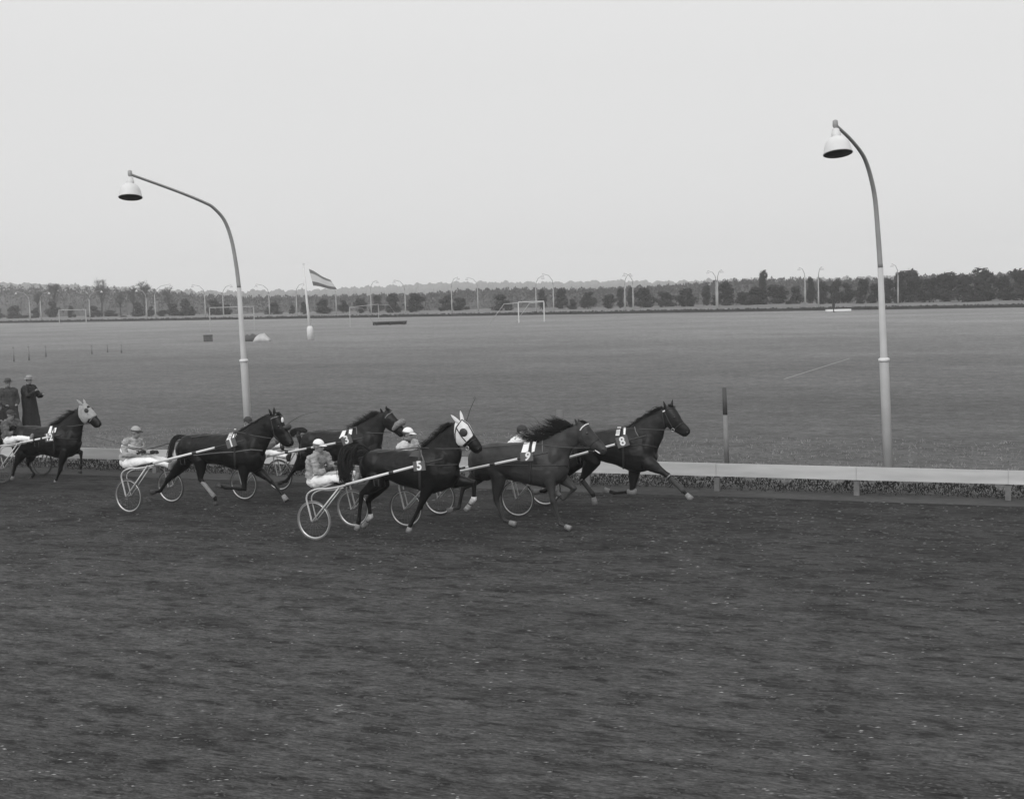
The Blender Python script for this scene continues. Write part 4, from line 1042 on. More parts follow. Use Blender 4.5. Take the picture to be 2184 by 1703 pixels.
def rein(tm, parent, z, pts, r=.0075):
    for s in (1, -1):
        P = catmull([tm.pt(z, x, y, yo) for x, y, yo in pts], 4)
        if s < 0: P = [Vector((p.x, -p.y, p.z)) for p in P]
        mb = MB(); mb.tube(P, r, 5); mb.build('rein', M_rein, parent)
def whip(pts, tm, label, r=.006):
    P = catmull([tm.pt(*q) for q in pts], 6); t = MB(); m = len(P)
    t.tube([p - P[0] for p in P], [lerp(r * 1.5, r * .6, i / (m - 1)) for i in range(m)], 6); o_ = t.build('whip', M_steeld)
    o_.location = tm.O + Matrix.Rotation(tm.rz, 3, 'Z') @ P[0]; o_.rotation_euler = (0, 0, tm.rz); return tag(o_, label, 'whip', 'long driving whips')
def hood(tm, parent, z, st, ears, m, eyepx, eye_r, cup=True):
    mb = MB(); P = lambda q, yo=0: tm.pt(z, q[0], q[1], yo)
    w_ = [.088, .104, .104, .088]
    mb.rings([ring(P(a), P(b), w_[i], egg=-.03) for i, (a, b) in enumerate(st)])
    h = mb.fused('hood', m, parent, voxel=.012, smooth=2); tm.addbvh(h)
    for (bx, by), (tx, ty), yo in ears:
        b_, t_ = P((bx, by), yo), P((tx, ty), yo * 1.2)
        m2 = MB(); m2.tube([b_.lerp(t_, -.15), b_.lerp(t_, .2), b_.lerp(t_, .55), b_.lerp(t_, .85), t_], [.024, .036, .030, .018, .007], 10, flat=.6, round_ends=True); m2.build('ear_cover', m, h)
    for sy in (0, 1):
        c = tm.cast(z, *eyepx, off=.0)
        if sy: c = Vector((c.x, -c.y, c.z))
        m2 = MB(); m2.ell(c, (eye_r, .022, eye_r * .95), 14); m2.build('blinker', M_leather, h)
    return h

G_dr = 'drivers seated on the sulkies'
def driver(tm, J, look, label): return person(tm.O, tm.rz, J, look, label, G_dr)

# ================================================================== TEAM 5 (nearest)
tip = T5.pt('3', 1630, 678, -.37)
sulky(T5, JOINT, Vector((tip.x, -.37, tip.z)), 'sulky nearest the camera, carrying the driver in white cap, pulled by horse 5', bands=(.02, .50, .80), tyre=M_tyreg)
h5 = horse(T5, '3',
    [((790, 690), (800, 830)), ((850, 615), (840, 900)), ((950, 580), (950, 900)), ((1080, 578), (1080, 890)), ((1200, 590), (1200, 945)), ((1300, 592), (1320, 975)), ((1400, 565), (1430, 1010)), ((1490, 560), (1530, 1045)), ((1590, 575), (1640, 1010)), ((1690, 620), (1740, 970)), ((1780, 690), (1800, 860))],
    [((1440, 555), (1790, 820)), ((1530, 480), (1822, 700)), ((1620, 395), (1835, 600)), ((1690, 330), (1810, 540)), ((1745, 290), (1800, 500))],
    [((1850, 280), (1765, 440)), ((1900, 315), (1800, 530)), ((1945, 385), (1850, 545)), ((1978, 445), (1888, 560)), ((2020, 500), (1930, 590)), ((2048, 550), (1965, 622)), ((2050, 590), (2010, 628))],
    [leg('hind', -.15, (900, 790), (960, 930), (790, 1035), (762, 1330), (745, 1400), wear=[('bell', M_hoofp)]),
     leg('hind', .13, (960, 790), (1000, 930), (860, 1110), (885, 1275), (820, 1375), wear=[('fetlock', M_band)]),
     leg('front', -.14, (1500, 920), (1400, 1180), (1300, 1365), (1285, 1425), wear=[('bell', M_hoofp)]),
     leg('front', .13, (1740, 900), (1965, 925), (1962, 1095), (1890, 1200), wear=[('fetlock', M_band)])],
    [((1800, 300), (1725, 222), -.05), ((1842, 285), (1820, 180), .05)],
    dict(crest=[(1420, 545), (1520, 470), (1620, 385), (1700, 320), (1740, 295)], dir=(-.8, .25), len=.20, n=240, droop=.10),
    dict(c=[(865, 605, 0), (790, 578, -.05), (700, 600, -.12), (640, 670, -.25), (615, 770, -.38), (625, 870, -.42), (640, 915, -.42)], w=.125, n=420),
    M_black, 'black horse nearest the camera in a white eared hood, number plate 5', M_hoofp, ear_in_body=False)
hood(T5, h5, '3', [((1775, 285), (1778, 520)), ((1850, 268), (1805, 542)), ((1910, 315), (1840, 550)), ((1972, 436), (1868, 545))], [((1805, 300), (1725, 222), -.06), ((1845, 285), (1820, 180), .055)], M_hood, (1852, 403), .078)
for pts in ([(1838, 272), (1778, 352), (1766, 420), (1772, 500)], [(1838, 272), (1900, 320), (1945, 400), (1958, 440)], [(1778, 352), (1830, 440), (1880, 498)], [(1952, 440), (1880, 510), (1850, 538)], [(1980, 470), (1925, 500), (1885, 540)]):
    strap(T5, h5, 'bridle_strap', '3', pts, M_leather, r=.010, off=.006)
strap(T5, h5, 'girth', '3', [(1402, 580), (1392, 700), (1398, 800), (1400, 900), (1402, 990)], M_leather, r=.022)
strap(T5, h5, 'breast_strap', '3', [(1470, 745), (1560, 750), (1680, 745), (1790, 735)], M_leather, r=.013)
strap(T5, h5, 'saddle_strap', '3', [(1405, 575), (1420, 640), (1440, 700)], M_strapg, r=.012)
patch(T5, h5, 'saddle_pad', '3', [(1330, 600), (1420, 590), (1430, 665), (1290, 655)], mat('pad_dark_grey', .06, .8))
m2 = MB(); m2.torus(T5.pt('3', 1398, 560, -.05), .022, .006, 14, 6); m2.build('terret_ring', M_brass, h5)
m2 = MB(); m2.torus(T5.pt('3', 1893, 565, -.085), .030, .006, 16, 6); m2.build('bit_ring', M_brass, h5)
plate(T5, h5, '3', 1393, 752, .235, .165, math.radians(6), '5', y=-.44, dsz=.16)
rein(T5, h5, '3', [(575, 722, -.10), (760, 668, -.12), (960, 612, -.14), (1180, 585, -.10), (1400, 562, -.06), (1640, 572, -.12), (1885, 566, -.09)])
driver(T5, J5, dict(jacket=M_j5, trousers=M_tr, cap=M_capw, boot=M_bootg, glove=M_glove, strap=M_strapg, hair=M_hairg), 'driver nearest the camera in white peaked cap, grey buttoned jacket and white breeches')

# ================================================================== TEAM 1
tip = T1.pt('2', 1475, 487, -.37); jt = T1.pt('2', 515, 728, -.55)
sulky(T1, Vector((jt.x, -.55, jt.z)), Vector((tip.x, -.37, tip.z)), 'sulky at the left carrying the driver in banded jacket, pulled by horse 1', bands=(.01, .48, .70))
h1 = horse(T1, '2',
    [((795, 520), (800, 650)), ((850, 455), (850, 720)), ((940, 422), (940, 735)), ((1060, 412), (1070, 715)), ((1180, 418), (1190, 735)), ((1290, 418), (1300, 750)), ((1390, 402), (1400, 785)), ((1480, 405), (1500, 815)), ((1565, 435), (1590, 825)), ((1625, 490), (1655, 780)), ((1668, 560), (1690, 700))],
    [((1440, 400), (1690, 640)), ((1540, 330), (1725, 560)), ((1640, 270), (1760, 495)), ((1710, 230), (1790, 445)), ((1755, 205), (1800, 410))],
    [((1835, 195), (1775, 340)), ((1872, 245), (1790, 430)), ((1905, 315), (1830, 480)), ((1940, 385), (1862, 505)), ((1982, 445), (1890, 540)), ((2002, 495), (1930, 555)), ((1995, 530), (1965, 558))],
    [leg('hind', -.15, (930, 560), (1030, 700), (1030, 890), (1180, 1075), (1192, 1150), wear=[('bandage', M_bandg)]),
     leg('hind', .14, (880, 560), (860, 720), (690, 890), (615, 1010), (530, 1025)),
     leg('front', -.13, (1480, 730), (1490, 990), (1290, 978), (1225, 955)),
     leg('front', .14, (1570, 740), (1770, 915), (1875, 1030), (1925, 1105), wear=[('bell', M_bandg)])],
    [((1765, 205), (1740, 150), -.05), ((1800, 200), (1798, 138), .05)],
    dict(crest=[(1420, 395), (1520, 330), (1620, 272), (1700, 228), (1745, 208)], dir=(-.9, .15), len=.10, n=200, droop=.05),
    dict(c=[(870, 445, 0), (800, 450, -.04), (755, 490, -.12), (730, 560, -.2), (715, 640, -.24), (700, 690, -.24)], w=.038, n=150),
    M_black, 'black horse at left centre with white star, dark muzzle roll and number plate 1', M_hoofd)
P = lambda x, y, yo=0: T1.pt('2', x, y, yo)
m2 = MB(); m2.tube([P(1905, 350, -.075), P(1935, 345, -.05), P(1945, 345, 0), P(1935, 345, .05), P(1905, 350, .075)], [.035, .062, .068, .062, .035], 12, round_ends=True); m2.build('muzzle_roll', M_bandd, h1)
m2 = MB(); m2.ell(P(1885, 272, -.03), (.022, .03, .055), 10); m2.build('star', M_pad, h1)
strap(T1, h1, 'browband', '2', [(1765, 262), (1800, 248), (1850, 232)], M_bandg, r=.009)
strap(T1, h1, 'bridle_strap', '2', [(1765, 262), (1785, 350), (1800, 430), (1850, 480)], M_leather, r=.009)
strap(T1, h1, 'girth', '2', [(1395, 420), (1385, 520), (1390, 640), (1395, 770)], M_leather, r=.022)
strap(T1, h1, 'breast_strap', '2', [(960, 640), (1100, 625), (1240, 612), (1390, 605), (1560, 580), (1680, 590)], M_strapg, r=.010)
patch(T1, h1, 'saddle_cloth', '2', [(1340, 405), (1372, 405), (1345, 480), (1303, 488)], M_pad)
patch(T1, h1, 'saddle_cloth', '2', [(1378, 425), (1405, 418), (1400, 455), (1365, 465)], M_pad)
for k in range(3):
    strap(T1, h1, 'cloth_stripe', '2', [(1325 - k * 5, 432 + k * 16), (1362 - k * 5, 428 + k * 16)], M_padstripe, r=.005, off=.024)
plate(T1, h1, '2', 1352, 512, .24, .17, math.radians(18), '1', y=-.43, dsz=.165)
m2 = MB(); m2.ell(P(1392, 372, -.03), (.03, .02, .02), 8); m2.build('terret_ring', M_brass, h1)
rein(T1, h1, '2', [(470, 580, -.07), (700, 515, -.10), (960, 450, -.14), (1180, 422, -.10), (1390, 395, -.06), (1590, 435, -.12), (1780, 466, -.09)])
driver(T1, J1, dict(jacket=M_j1, trousers=M_tr, cap=M_capg, peak=M_capd, boot=M_bootg, glove=M_glove, strap=M_capd, bands=[(.46, .56), (.64, .76), (.83, .93)]), 'driver at the left in grey cap with dark peak and jacket with white chest bands')
whip([('B', 840, 850, -.09), ('B', 700, 800, -.3), ('B', 200, 665, -.42), ('B', 0, 608, -.45), ('1', 900, 730, -.5)], T1, 'thin whip trailing back over the shoulder of the driver in banded jacket', .006)

# ================================================================== TEAM 9
tip = T9.pt('5', 680, 592, -.37); jt = T9.pt('3', 1560, 862, -.55)
sulky(T9, Vector((jt.x, -.55, jt.z)), Vector((tip.x, -.37, tip.z)), 'sulky half hidden behind the nearest black horse, pulled by bay horse 9', bands=(.02, .52, .74))
h9 = horse(T9, '5',
    [((-60, 600), (-55, 740)), ((-15, 535), (0, 840)), ((80, 503), (90, 860)), ((200, 492), (200, 835)), ((320, 494), (330, 850)), ((430, 498), (440, 875)), ((540, 483), (560, 905)), ((620, 483), (660, 930)), ((705, 505), (760, 905)), ((790, 545), (840, 850)), ((850, 610), (880, 780))],
    [((590, 482), (885, 730)), ((700, 432), (890, 630)), ((800, 382), (925, 560)), ((890, 340), (965, 520)), ((945, 312), (1000, 490))],
    [((1010, 288), (960, 410)), ((1068, 320), (1000, 505)), ((1112, 380), (1055, 560)), ((1162, 440), (1100, 572)), ((1210, 492), (1150, 582)), ((1248, 540), (1185, 605)), ((1252, 575), (1218, 612))],
    [leg('hind', -.14, (130, 660), (220, 810), (190, 1050), (262, 1235), (365, 1272), wear=[]),
     leg('hind', .14, (40, 680), (20, 810), (-125, 930), (-165, 1115), (-255, 1145)),
     leg('front', -.14, (690, 780), (735, 1060), (800, 1270), (890, 1312)),
     leg('front', .13, (790, 800), (940, 935), (835, 1040), (770, 975))],
    [((965, 320), (940, 262), -.045), ((995, 315), (970, 262), .03)],
    dict(crest=[(590, 482), (700, 430), (800, 380), (880, 335), (930, 315)], dir=(-.95, .32), len=.44, n=520, droop=.04), None,
    M_bay, 'bay horse with long flying mane and beaded browband, number plate 9', M_hoofp, mane_r=.007)
P = lambda x, y, yo=0: T9.pt('5', x, y, yo)
strap(T9, h9, 'browband', '5', [(995, 378), (1015, 350), (1045, 328), (1070, 320)], M_pad, r=.011, off=.008)
strap(T9, h9, 'bridle_strap', '5', [(995, 378), (1010, 440), (1050, 500), (1080, 530)], M_leather, r=.008)
strap(T9, h9, 'noseband', '5', [(1180, 452), (1140, 480), (1110, 500), (1085, 530)], M_leather, r=.009)
strap(T9, h9, 'girth', '5', [(530, 500), (522, 620), (520, 740), (525, 880)], M_leather, r=.022)
strap(T9, h9, 'breast_strap', '5', [(210, 710), (400, 715), (600, 716), (760, 715), (870, 712)], M_leather, r=.011)
strap(T9, h9, 'saddle_hook', '5', [(634, 470), (634, 530), (634, 590)], M_strapg, r=.009)
patch(T9, h9, 'saddle_cloth', 'E', [(650, 960), (780, 950), (740, 1150), (570, 1235)], M_pad, n=9)
patch(T9, h9, 'saddle_cloth', 'E', [(850, 925), (925, 915), (880, 1150), (805, 1175)], M_pad, n=9)
strap(T9, h9, 'saddle_strap', 'E', [(810, 900), (795, 1000), (775, 1100), (770, 1180)], M_leather, r=.016, off=.02)
plate(T9, h9, 'E', 705, 1262, .25, .155, math.radians(3), '9', y=-.44, dsz=.155, shear=.3)
m2 = MB(); m2.tube([P(1135, 568, -.08), P(1150, 578, -.085), P(1168, 590, -.07), P(1186, 602, -.06)], [.004, .008, .013, .006], 7); m2.build('bit_lather', M_pad, h9)
rein(T9, h9, '5', [(-270, 590, -.10), (-40, 560, -.16), (80, 541, -.17), (330, 518, -.14), (535, 505, -.10), (820, 540, -.13), (1085, 545, -.09)])
J9 = template(0, 0, 0)
dh = T9.pt('4', 462, 600, 0) - J9['head']
for k in ('head', 'neck', 'shn', 'shf'): J9[k] = J9[k] + dh
for k in ('eln', 'elf'): J9[k] = J9[k] + dh * .5
driver(T9, J9, dict(jacket=M_j9, trousers=M_tr, cap=M_capw, boot=M_boot, glove=M_glove, collar=M_capd, strap=M_strapg, hair=M_hairb), 'driver in pale jacket with dark scarf and white cap, behind the nearest horse')
whip([('4', 1000, 800, .3), ('4', 1150, 690, .3), ('4', 1260, 430, .3), ('4', 1320, 250, .3), ('4', 1385, 100, .3), ('4', 1350, 104, .3)], T9, 'whip held upright with a looped tip, above the white hooded head')

# ================================================================== TEAM 8
tip = T8.pt('5', 1620, 430, -.37); jt = T8.pt('5', 665, 700, -.55)
sulky(T8, Vector((jt.x, -.55, jt.z)), Vector((tip.x, -.37, tip.z)), 'sulky in front, behind the bay horse 9, pulled by leading horse 8', bands=(.02, .46, .70))
h8 = horse(T8, '5',
    [((955, 490), (950, 620)), ((1010, 425), (1000, 700)), ((1090, 388), (1090, 690)), ((1190, 374), (1190, 665)), ((1290, 368), (1300, 697)), ((1380, 358), (1390, 732)), ((1450, 343), (1470, 762)), ((1530, 362), (1560, 780)), ((1600, 405), (1640, 765)), ((1660, 460), (1700, 715)), ((1705, 530), (1728, 645))],
    [((1460, 342), (1730, 600)), ((1570, 270), (1762, 505)), ((1670, 208), (1790, 430)), ((1740, 168), (1802, 385)), ((1785, 148), (1820, 350))],
    [((1840, 135), (1792, 260)), ((1900, 168), (1830, 350)), ((1945, 232), (1880, 385)), ((1985, 300), (1925, 412)), ((2028, 345), (1952, 430)), ((2048, 378), (1975, 441)), ((2045, 405), (2005, 440))],
    [leg('hind', -.14, (1060, 520), (1110, 680), (1005, 845), (1115, 985), (1135, 1075), wear=[('bandage', M_bandd), ('bell', M_bandg), ('topband', M_bandg)]),
     leg('hind', .14, (1010, 540), (960, 680), (800, 850), (660, 955), (570, 965)),
     leg('front', .13, (1520, 700), (1490, 965), (1320, 975), (1240, 950), wear=[('knee', M_bandg)]),
     leg('front', -.14, (1640, 690), (1835, 810), (1985, 965), (2050, 1030), wear=[('bandage', M_bandd), ('topband', M_bandg), ('bell', M_bandg)])],
    [((1810, 160), (1785, 88), -.05), ((1865, 150), (1882, 70), .05)],
    dict(crest=[(1450, 342), (1560, 272), (1660, 208), (1740, 165), (1780, 145)], dir=(-.85, .05), len=.18, n=260, droop=.08), None,
    M_dkbay, 'leading dark bay horse with pricked ears and striped saddle cloth, number plate 8', M_hoofp)
strap(T8, h8, 'browband', '5', [(1785, 200), (1830, 175), (1890, 165)], M_leather, r=.010)
strap(T8, h8, 'bridle_strap', '5', [(1775, 180), (1785, 260), (1800, 350)], M_leather, r=.009)
strap(T8, h8, 'bridle_strap', '5', [(1800, 200), (1840, 290), (1880, 360)], M_leather, r=.009)
strap(T8, h8, 'noseband', '5', [(1975, 305), (1935, 330), (1890, 370)], M_leather, r=.009)
m2 = MB(); m2.tube([T8.cast('5', 1786, 203, .012), T8.cast('5', 1808, 192, .012)], .013, 8); m2.build('browband_buckle', M_num, h8)
strap(T8, h8, 'girth', '5', [(1405, 360), (1400, 460), (1405, 560), (1408, 740)], M_leather, r=.020)
strap(T8, h8, 'breast_strap', '5', [(1470, 525), (1560, 517), (1650, 525), (1725, 540)], M_leather, r=.012)
strap(T8, h8, 'saddle_hook', '5', [(1515, 345), (1525, 390), (1550, 435)], M_strapg, r=.009)
patch(T8, h8, 'saddle_cloth', '5', [(1350, 345), (1385, 345), (1370, 432), (1333, 432)], M_pad)
patch(T8, h8, 'saddle_cloth', '5', [(1410, 345), (1432, 350), (1425, 425), (1402, 420)], M_pad)
for k in range(5):
    strap(T8, h8, 'cloth_stripe', '5', [(1346 - k * 3, 360 + k * 14), (1382 - k * 3, 360 + k * 14)], M_padstripe, r=.005, off=.024)
plate(T8, h8, '5', 1399, 486, .24, .20, math.radians(17), '8', y=-.43, dsz=.165)
m2 = MB(); m2.torus(T8.pt('5', 1880, 375, -.085), .028, .006, 14, 6); m2.build('bit_ring', M_brass, h8)
rein(T8, h8, '5', [(640, 480, -.10), (900, 430, -.14), (1145, 395, -.14), (1290, 372, -.12), (1440, 362, -.08), (1660, 370, -.12), (1875, 378, -.09)])
J8 = template(0, 0, .0)
dh = T8.pt('E', 600, 700, 0) - J8['head']
for k in ('head', 'neck', 'shn', 'shf'): J8[k] = J8[k] + dh
J8['neck'] = J8['neck'] + Vector((-.03, 0, .0))
for k in ('eln', 'elf'): J8[k] = J8[k] + dh * .5
driver(T8, J8, dict(jacket=M_j8, trousers=M_tr, cap=M_capd, boot=M_boot, glove=M_glove, collar=M_j9, strap=M_capd, hair=M_hairb), 'driver in dark cap and white jacket showing above the back of horse 9')
whip([('E', 1030, 900, .2), ('E', 1000, 640, .25), ('E', 960, 480, .28), ('E', 870, 390, .3), ('E', 640, 295, .3)], T8, 'thin whip arching back over the flying mane of horse 9', .004)

# ================================================================== TEAM 3
tip = T3.pt('6', 1640, 487, -.37); jt = T3.pt('G', 1080, 1070, -.55)
sulky(T3, Vector((jt.x, -.55, jt.z)), Vector((tip.x, -.37, tip.z)), 'sulky on the far side, behind the head of horse 1, pulled by horse 3', bands=(.22, .45, .72))
h3 = horse(T3, '6',
    [((945, 530), (950, 650)), ((990, 460), (1000, 720)), ((1080, 405), (1085, 740)), ((1190, 398), (1195, 730)), ((1310, 412), (1315, 745)), ((1420, 412), (1430, 770)), ((1510, 378), (1530, 790)), ((1590, 375), (1620, 800)), ((1670, 400), (1705, 780)), ((1740, 450), (1780, 740)), ((1800, 520), (1830, 660))],
    [((1520, 376), (1830, 620)), ((1620, 315), (1845, 530)), ((1710, 260), (1855, 460)), ((1780, 222), (1870, 410)), ((1820, 195), (1880, 380))],
    [((1890, 165), (1850, 290)), ((1945, 195), (1880, 370)), ((1985, 245), (1930, 410)), ((2025, 295), (1975, 430)), ((2065, 345), (2010, 455)), ((2095, 400), (2040, 480)), ((2095, 440), (2065, 485))],
    [leg('hind', -.14, (1010, 600), (960, 760), (860, 850), (790, 960), (710, 985)),
     leg('hind', .14, (1090, 600), (1150, 760), (1060, 850), (1190, 950), (1200, 1010)),
     leg('front', -.13, (1600, 720), (1690, 850), (1650, 960), (1590, 940)),
     leg('front', .13, (1690, 720), (1740, 850), (1780, 960), (1800, 1020))],
    [((1845, 200), (1823, 155), -.045), ((1895, 175), (1886, 128), .045)],
    dict(crest=[(1520, 376), (1620, 312), (1710, 258), (1780, 218), (1815, 195)], dir=(-.85, .28), len=.22, n=320, droop=.04),
    dict(c=[(1005, 420, 0), (950, 402, -.03), (880, 415, -.08), (845, 440, -.1), (835, 455, -.1)], w=.05, n=160),
    M_seal, 'dark brown horse with thick pale sheepskin roll on its nose, number plate 3', M_hoofd)
P = lambda x, y, yo=0: T3.pt('6', x, y, yo)
m2 = MB(); m2.tube([P(1975, 390, -.07), P(2010, 345, -.085), P(2060, 315, -.05), P(2075, 312, .0), P(2060, 315, .05), P(2020, 345, .08)], [.045, .066, .07, .07, .066, .05], 14, round_ends=True)
m2.build('sheepskin_roll', mat('sheepskin_wool', .20, .98, noise=.35, scale=40, bump=.012), h3)
m2 = MB(); m2.tube([P(920, 405, -.03), P(912, 440, -.08), P(930, 520, -.1), P(950, 600, -.1)], [.05, .05, .04, .015], 8); m2.build('tail_lock', M_hair, h3)
strap(T3, h3, 'browband', '6', [(1878, 270), (1905, 235), (1955, 203)], M_bandg, r=.010)
strap(T3, h3, 'girth', '6', [(1475, 400), (1465, 500), (1470, 700)], M_leather, r=.022)
strap(T3, h3, 'saddle_hook', '6', [(1480, 380), (1560, 372), (1565, 450)], M_strapg, r=.009)
patch(T3, h3, 'saddle_cloth', '6', [(1410, 415), (1450, 410), (1425, 485), (1370, 500)], M_pad)
patch(T3, h3, 'saddle_cloth', '6', [(1480, 400), (1517, 395), (1508, 455), (1470, 458)], M_pad)
plate(T3, h3, '6', 1452, 510, .25, .19, math.radians(20), '3', y=-.43, dsz=.17)
rein(T3, h3, '6', [(700, 520, -.10), (860, 478, -.14), (1060, 432, -.16), (1280, 405, -.10), (1480, 405, -.07), (1680, 430, -.12), (1900, 440, -.09)])
J3 = template(0, 0, 0); dh = T3.pt('G', 690, 340, 0) - J3['head']
for k in ('head', 'neck', 'shn', 'shf'): J3[k] = J3[k] + dh
for k in ('eln', 'elf'): J3[k] = J3[k] + dh * .5
J3['wrn'] = T3.pt('G', 1330, 760, -.14); J3['han'] = T3.pt('G', 1420, 720, -.08); J3['eln'] = T3.pt('G', 1120, 860, -.24)
J3['knn'] = T3.pt('G', 1160, 980, -.22); J3['ann'] = T3.pt('G', 1560, 1090, -.3); J3['ton'] = T3.pt('G', 1600, 1000, -.3)
J3['face'] = Vector((.9, -.45, 0))
driver(T3, J3, dict(jacket=M_j3, trousers=M_tr, cap=M_capd, boot=M_boot, glove=M_glove, strap=M_capd, hair=M_hairb), 'driver in dark cap and dark jacket whose face shows behind the neck of horse 1')
whip([('G', 1440, 720, .05), ('G', 1500, 480, .1), ('G', 1530, 390, .15), ('G', 1700, 270, .2), ('G', 1880, 180, .25), ('6', 1130, 196, .3)], T3, 'long dark whip arching forward between horses 1 and 3')

# ================================================================== LEFTMOST TEAM
tip = TL.pt('1', 600, 712, -.37); jl = T5.pt('D', 1150, 185, -.55)
sulky(TL, Vector((JOINT.x, -.55, JOINT.z)), Vector((tip.x, -.37, tip.z)), 'sulky cut off by the left edge, pulled by the horse in grey hood', bands=(.35, .53, .74), rim=M_steeld)
hL = horse(TL, '1',
    [((135, 730), (140, 850)), ((170, 660), (175, 930)), ((245, 622), (240, 940)), ((330, 622), (330, 930)), ((420, 634), (430, 905)), ((490, 632), (500, 925)), ((550, 608), (570, 940)), ((610, 603), (640, 950)), ((680, 645), (710, 930)), ((735, 700), (760, 870)), ((775, 755), (785, 820))],
    [((560, 612), (790, 790)), ((640, 552), (805, 690)), ((700, 505), (815, 625)), ((745, 465), (830, 595)), ((775, 435), (840, 570))],
    [((840, 402), (795, 500)), ((885, 442), (825, 580)), ((920, 492), (872, 600)), ((952, 537), (895, 615)), ((985, 580), (918, 635)), ((997, 605), (940, 647)), ((990, 625), (965, 648))],
    [leg('hind', -.14, (200, 780), (215, 900), (150, 1010), (120, 1135), (125, 1195), wear=[('fetlock', M_bandg)]),
     leg('hind', .14, (280, 780), (310, 900), (270, 1000), (335, 1095), (300, 1150)),
     leg('front', -.14, (640, 860), (590, 1060), (545, 1180), (590, 1235), wear=[('fetlock', M_bandg)]),
     leg('front', .13, (690, 860), (795, 885), (798, 1020), (785, 1075))],
    [((800, 410), (755, 370), -.05), ((835, 405), (820, 365), .05)],
    dict(crest=[(550, 605), (620, 560), (690, 510), (745, 462)], dir=(-.95, .12), len=.26, n=300, droop=.05),
    dict(c=[(155, 650, 0), (100, 650, -.05), (40, 690, -.1), (0, 760, -.14), (-20, 840, -.16)], w=.10, n=200),
    M_black, 'leftmost horse, dark with pale grey hood and flying mane, number plate 12', M_hoofd, ear_in_body=False)
hood(TL, hL, '1', [((785, 420), (800, 585)), ((840, 398), (822, 600)), ((895, 452), (855, 607)), ((950, 522), (885, 578))], [((800, 412), (755, 370), -.06), ((835, 405), (820, 365), .055)], M_hoodg, (848, 478), .066)
strap(TL, hL, 'noseband', '1', [(948, 520), (910, 545), (880, 585)], M_bandg, r=.010)
strap(TL, hL, 'girth', '1', [(535, 640), (530, 720), (535, 900)], M_leather, r=.022)
strap(TL, hL, 'breast_strap', '1', [(560, 750), (640, 752), (760, 755)], M_leather, r=.011)
patch(TL, hL, 'saddle_cloth', 'A', [(680, 780), (705, 778), (685, 875), (642, 880)], M_pad)
patch(TL, hL, 'saddle_cloth', 'A', [(725, 800), (762, 798), (745, 862), (700, 866)], M_pad)
plate(TL, hL, 'A', 660, 925, .26, .20, math.radians(5), '12', y=-.43, dsz=.17)
rein(TL, hL, '1', [(-160, 790, -.10), (0, 718, -.14), (150, 690, -.16), (330, 655, -.12), (530, 630, -.07), (700, 630, -.12), (870, 605, -.09)])
driver(TL, template(0, 0, 0), dict(jacket=M_j3, trousers=M_tr, cap=M_capd, boot=M_bootg, glove=M_glove, strap=M_capd), 'driver at the left edge in dark jacket and dark cap, white breeches')

M_kick = mat('cinder_clods', .06)
mb = MB(); rnd = random.Random(31)
for tm, z, x, y, yo in ((T5, '3', 750, 1405, -.15), (T5, '3', 835, 1385, .13), (T5, '3', 1290, 1428, -.14), (T9, '5', 350, 1275, -.14), (T9, '5', 880, 1315, -.14),
                        (T1, '2', 1190, 1165, -.15), (T1, '2', 1925, 1110, .14), (TL, '1', 125, 1200, -.14), (TL, '1', 590, 1238, -.14), (T8, '5', 1135, 1080, -.14)):
    c = tm.pt(z, x, y, yo); c.z = 0
    for k in range(90):
        p = c + Vector((-rnd.random() ** 1.5 * .75 + .06, rnd.gauss(0, .10), 0)); p.z = abs(rnd.gauss(0, .07)) * (1 + (c.x - p.x) * 1.2) + .004
        p = tm.O + Matrix.Rotation(tm.rz, 3, 'Z') @ p; r_ = rnd.uniform(.003, .012)
        e = [Vector((rnd.gauss(0, 1), rnd.gauss(0, 1), rnd.gauss(0, 1))).normalized() * r_ for _ in range(4)]
        mb.add([p + q for q in e], [[0, 1, 2], [0, 2, 3], [0, 3, 1], [1, 3, 2]])
tag(mb.build('kicked_up_cinders', M_kick, smooth=False, fixn=False), 'dark cinders thrown up behind the hooves of the trotting horses', 'cinders', kind='stuff')

# ================================================================== STANDING MEN
def standing(x, ytop, yfoot, look, coat, label, face, arm_out=False):
    P0 = ground(x, yfoot); H_ = z_at(x, ytop, P0); k = H_ / 1.86
    v = lambda a, b, c: Vector((a * k, b * k, c * k))
    J = dict(pelvis=v(0, 0, .95), neck=v(.01, 0, 1.50), head=v(.04, 0, 1.68))
    for s, e in (('n', -1), ('f', 1)):
        J['sh' + s] = v(0, .2 * e, 1.44); J['el' + s] = v(.0, .27 * e, 1.14)
        J['wr' + s] = v(.2, .17 * e, 1.02) ; J['ha' + s] = v(.28, .12 * e, 1.03)
        J['hip' + s] = v(0, .1 * e, .92); J['kn' + s] = v(.02, .1 * e, .50); J['an' + s] = v(-.01, .1 * e, .09); J['to' + s] = v(.15, .12 * e, .04)
    if arm_out:
        J['eln'] = v(.18, -.26, 1.22); J['wrn'] = v(.36, -.18, 1.36); J['han'] = v(.42, -.14, 1.42)
        J['elf'] = v(.16, .26, 1.18); J['wrf'] = v(.38, .14, 1.24); J['haf'] = v(.44, .1, 1.26)
    J['slouch'] = .01
    return person(P0, face, J, look, label, None, coat)
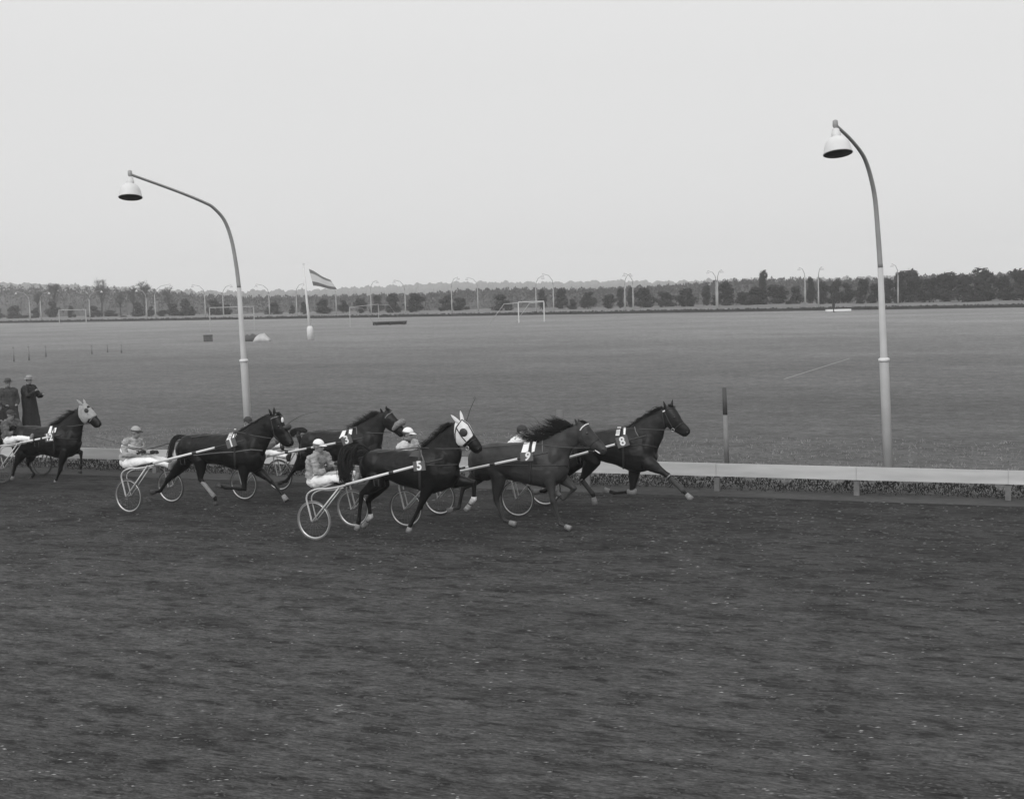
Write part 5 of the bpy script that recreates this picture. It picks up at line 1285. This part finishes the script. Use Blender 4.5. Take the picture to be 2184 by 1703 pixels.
standing(67, 797, 930, dict(jacket=M_coatd, trousers=M_coatd, cap=M_hatp, hat='hat', boot=M_boot, strap=M_strapg, hair=M_hairb), M_coatd,
         'man in long black overcoat and pale brimmed hat standing behind the rail, hands raised', math.radians(-20), True)
standing(23, 803, 935, dict(jacket=M_coatg, trousers=M_coatd, cap=M_hatg, hat='flat', boot=M_boot, strap=M_capd, hair=M_hairb), M_coatg,
         'man in grey overcoat and flat dark hat standing left of the black-coated man', math.radians(-50))
standing(2, 858, 940, dict(jacket=M_coatd, trousers=M_coatd, cap=M_capd, hat='flat', boot=M_boot, strap=M_capd, hair=M_hairb), M_coatd,
         'shorter dark-clad man cut off by the left edge of the photo', math.radians(-40))
# lone figure by the far hedge
P0 = ground(1778, 666); k = z_at(1778, 643, P0) / 1.8
mb = MB(); mb.tube([(0, 0, .9 * k), (0, 0, 1.15 * k), (0, 0, 1.42 * k), (0, 0, 1.5 * k)], [.17, .18, .2, .08], 10, round_ends=True); mb.ell((0, 0, 1.66 * k), (.1, .09, .13), 8)
for e in (-1, 1):
    mb.tube([(0, .09 * e, .92 * k), (.03 * e, .1 * e, .5 * k), (.02, .1 * e, .05 * k), (.14, .12 * e, .04)], [.1, .075, .055, .04], 8, round_ends=True)
    mb.tube([(0, .19 * e, 1.4 * k), (-.02, .26 * e, 1.1 * k), (.06, .25 * e, .85 * k)], [.06, .05, .04], 8, round_ends=True)
o = mb.fused('person', M_coatd, None, voxel=.03, smooth=1); o.location = P0; tag(o, 'tiny dark figure standing far off at the hedge of the far track', 'person')

# ================================================================== HAZE
hz = bpy.data.materials.new('haze_air'); hz.use_nodes = True; nt = hz.node_tree; nt.nodes.clear()
o_ = nt.nodes.new('ShaderNodeOutputMaterial'); pv = nt.nodes.new('ShaderNodeVolumePrincipled')
pv.inputs['Color'].default_value = (.98, .98, .98, 1); pv.inputs['Density'].default_value = HAZE
nt.links.new(pv.outputs[0], o_.inputs['Volume'])
mb = MB(); mb.box((0, 1250, 29), (2650, 1400, 31)); o = mb.build('haze', hz, smooth=False); o['kind'] = 'stuff'
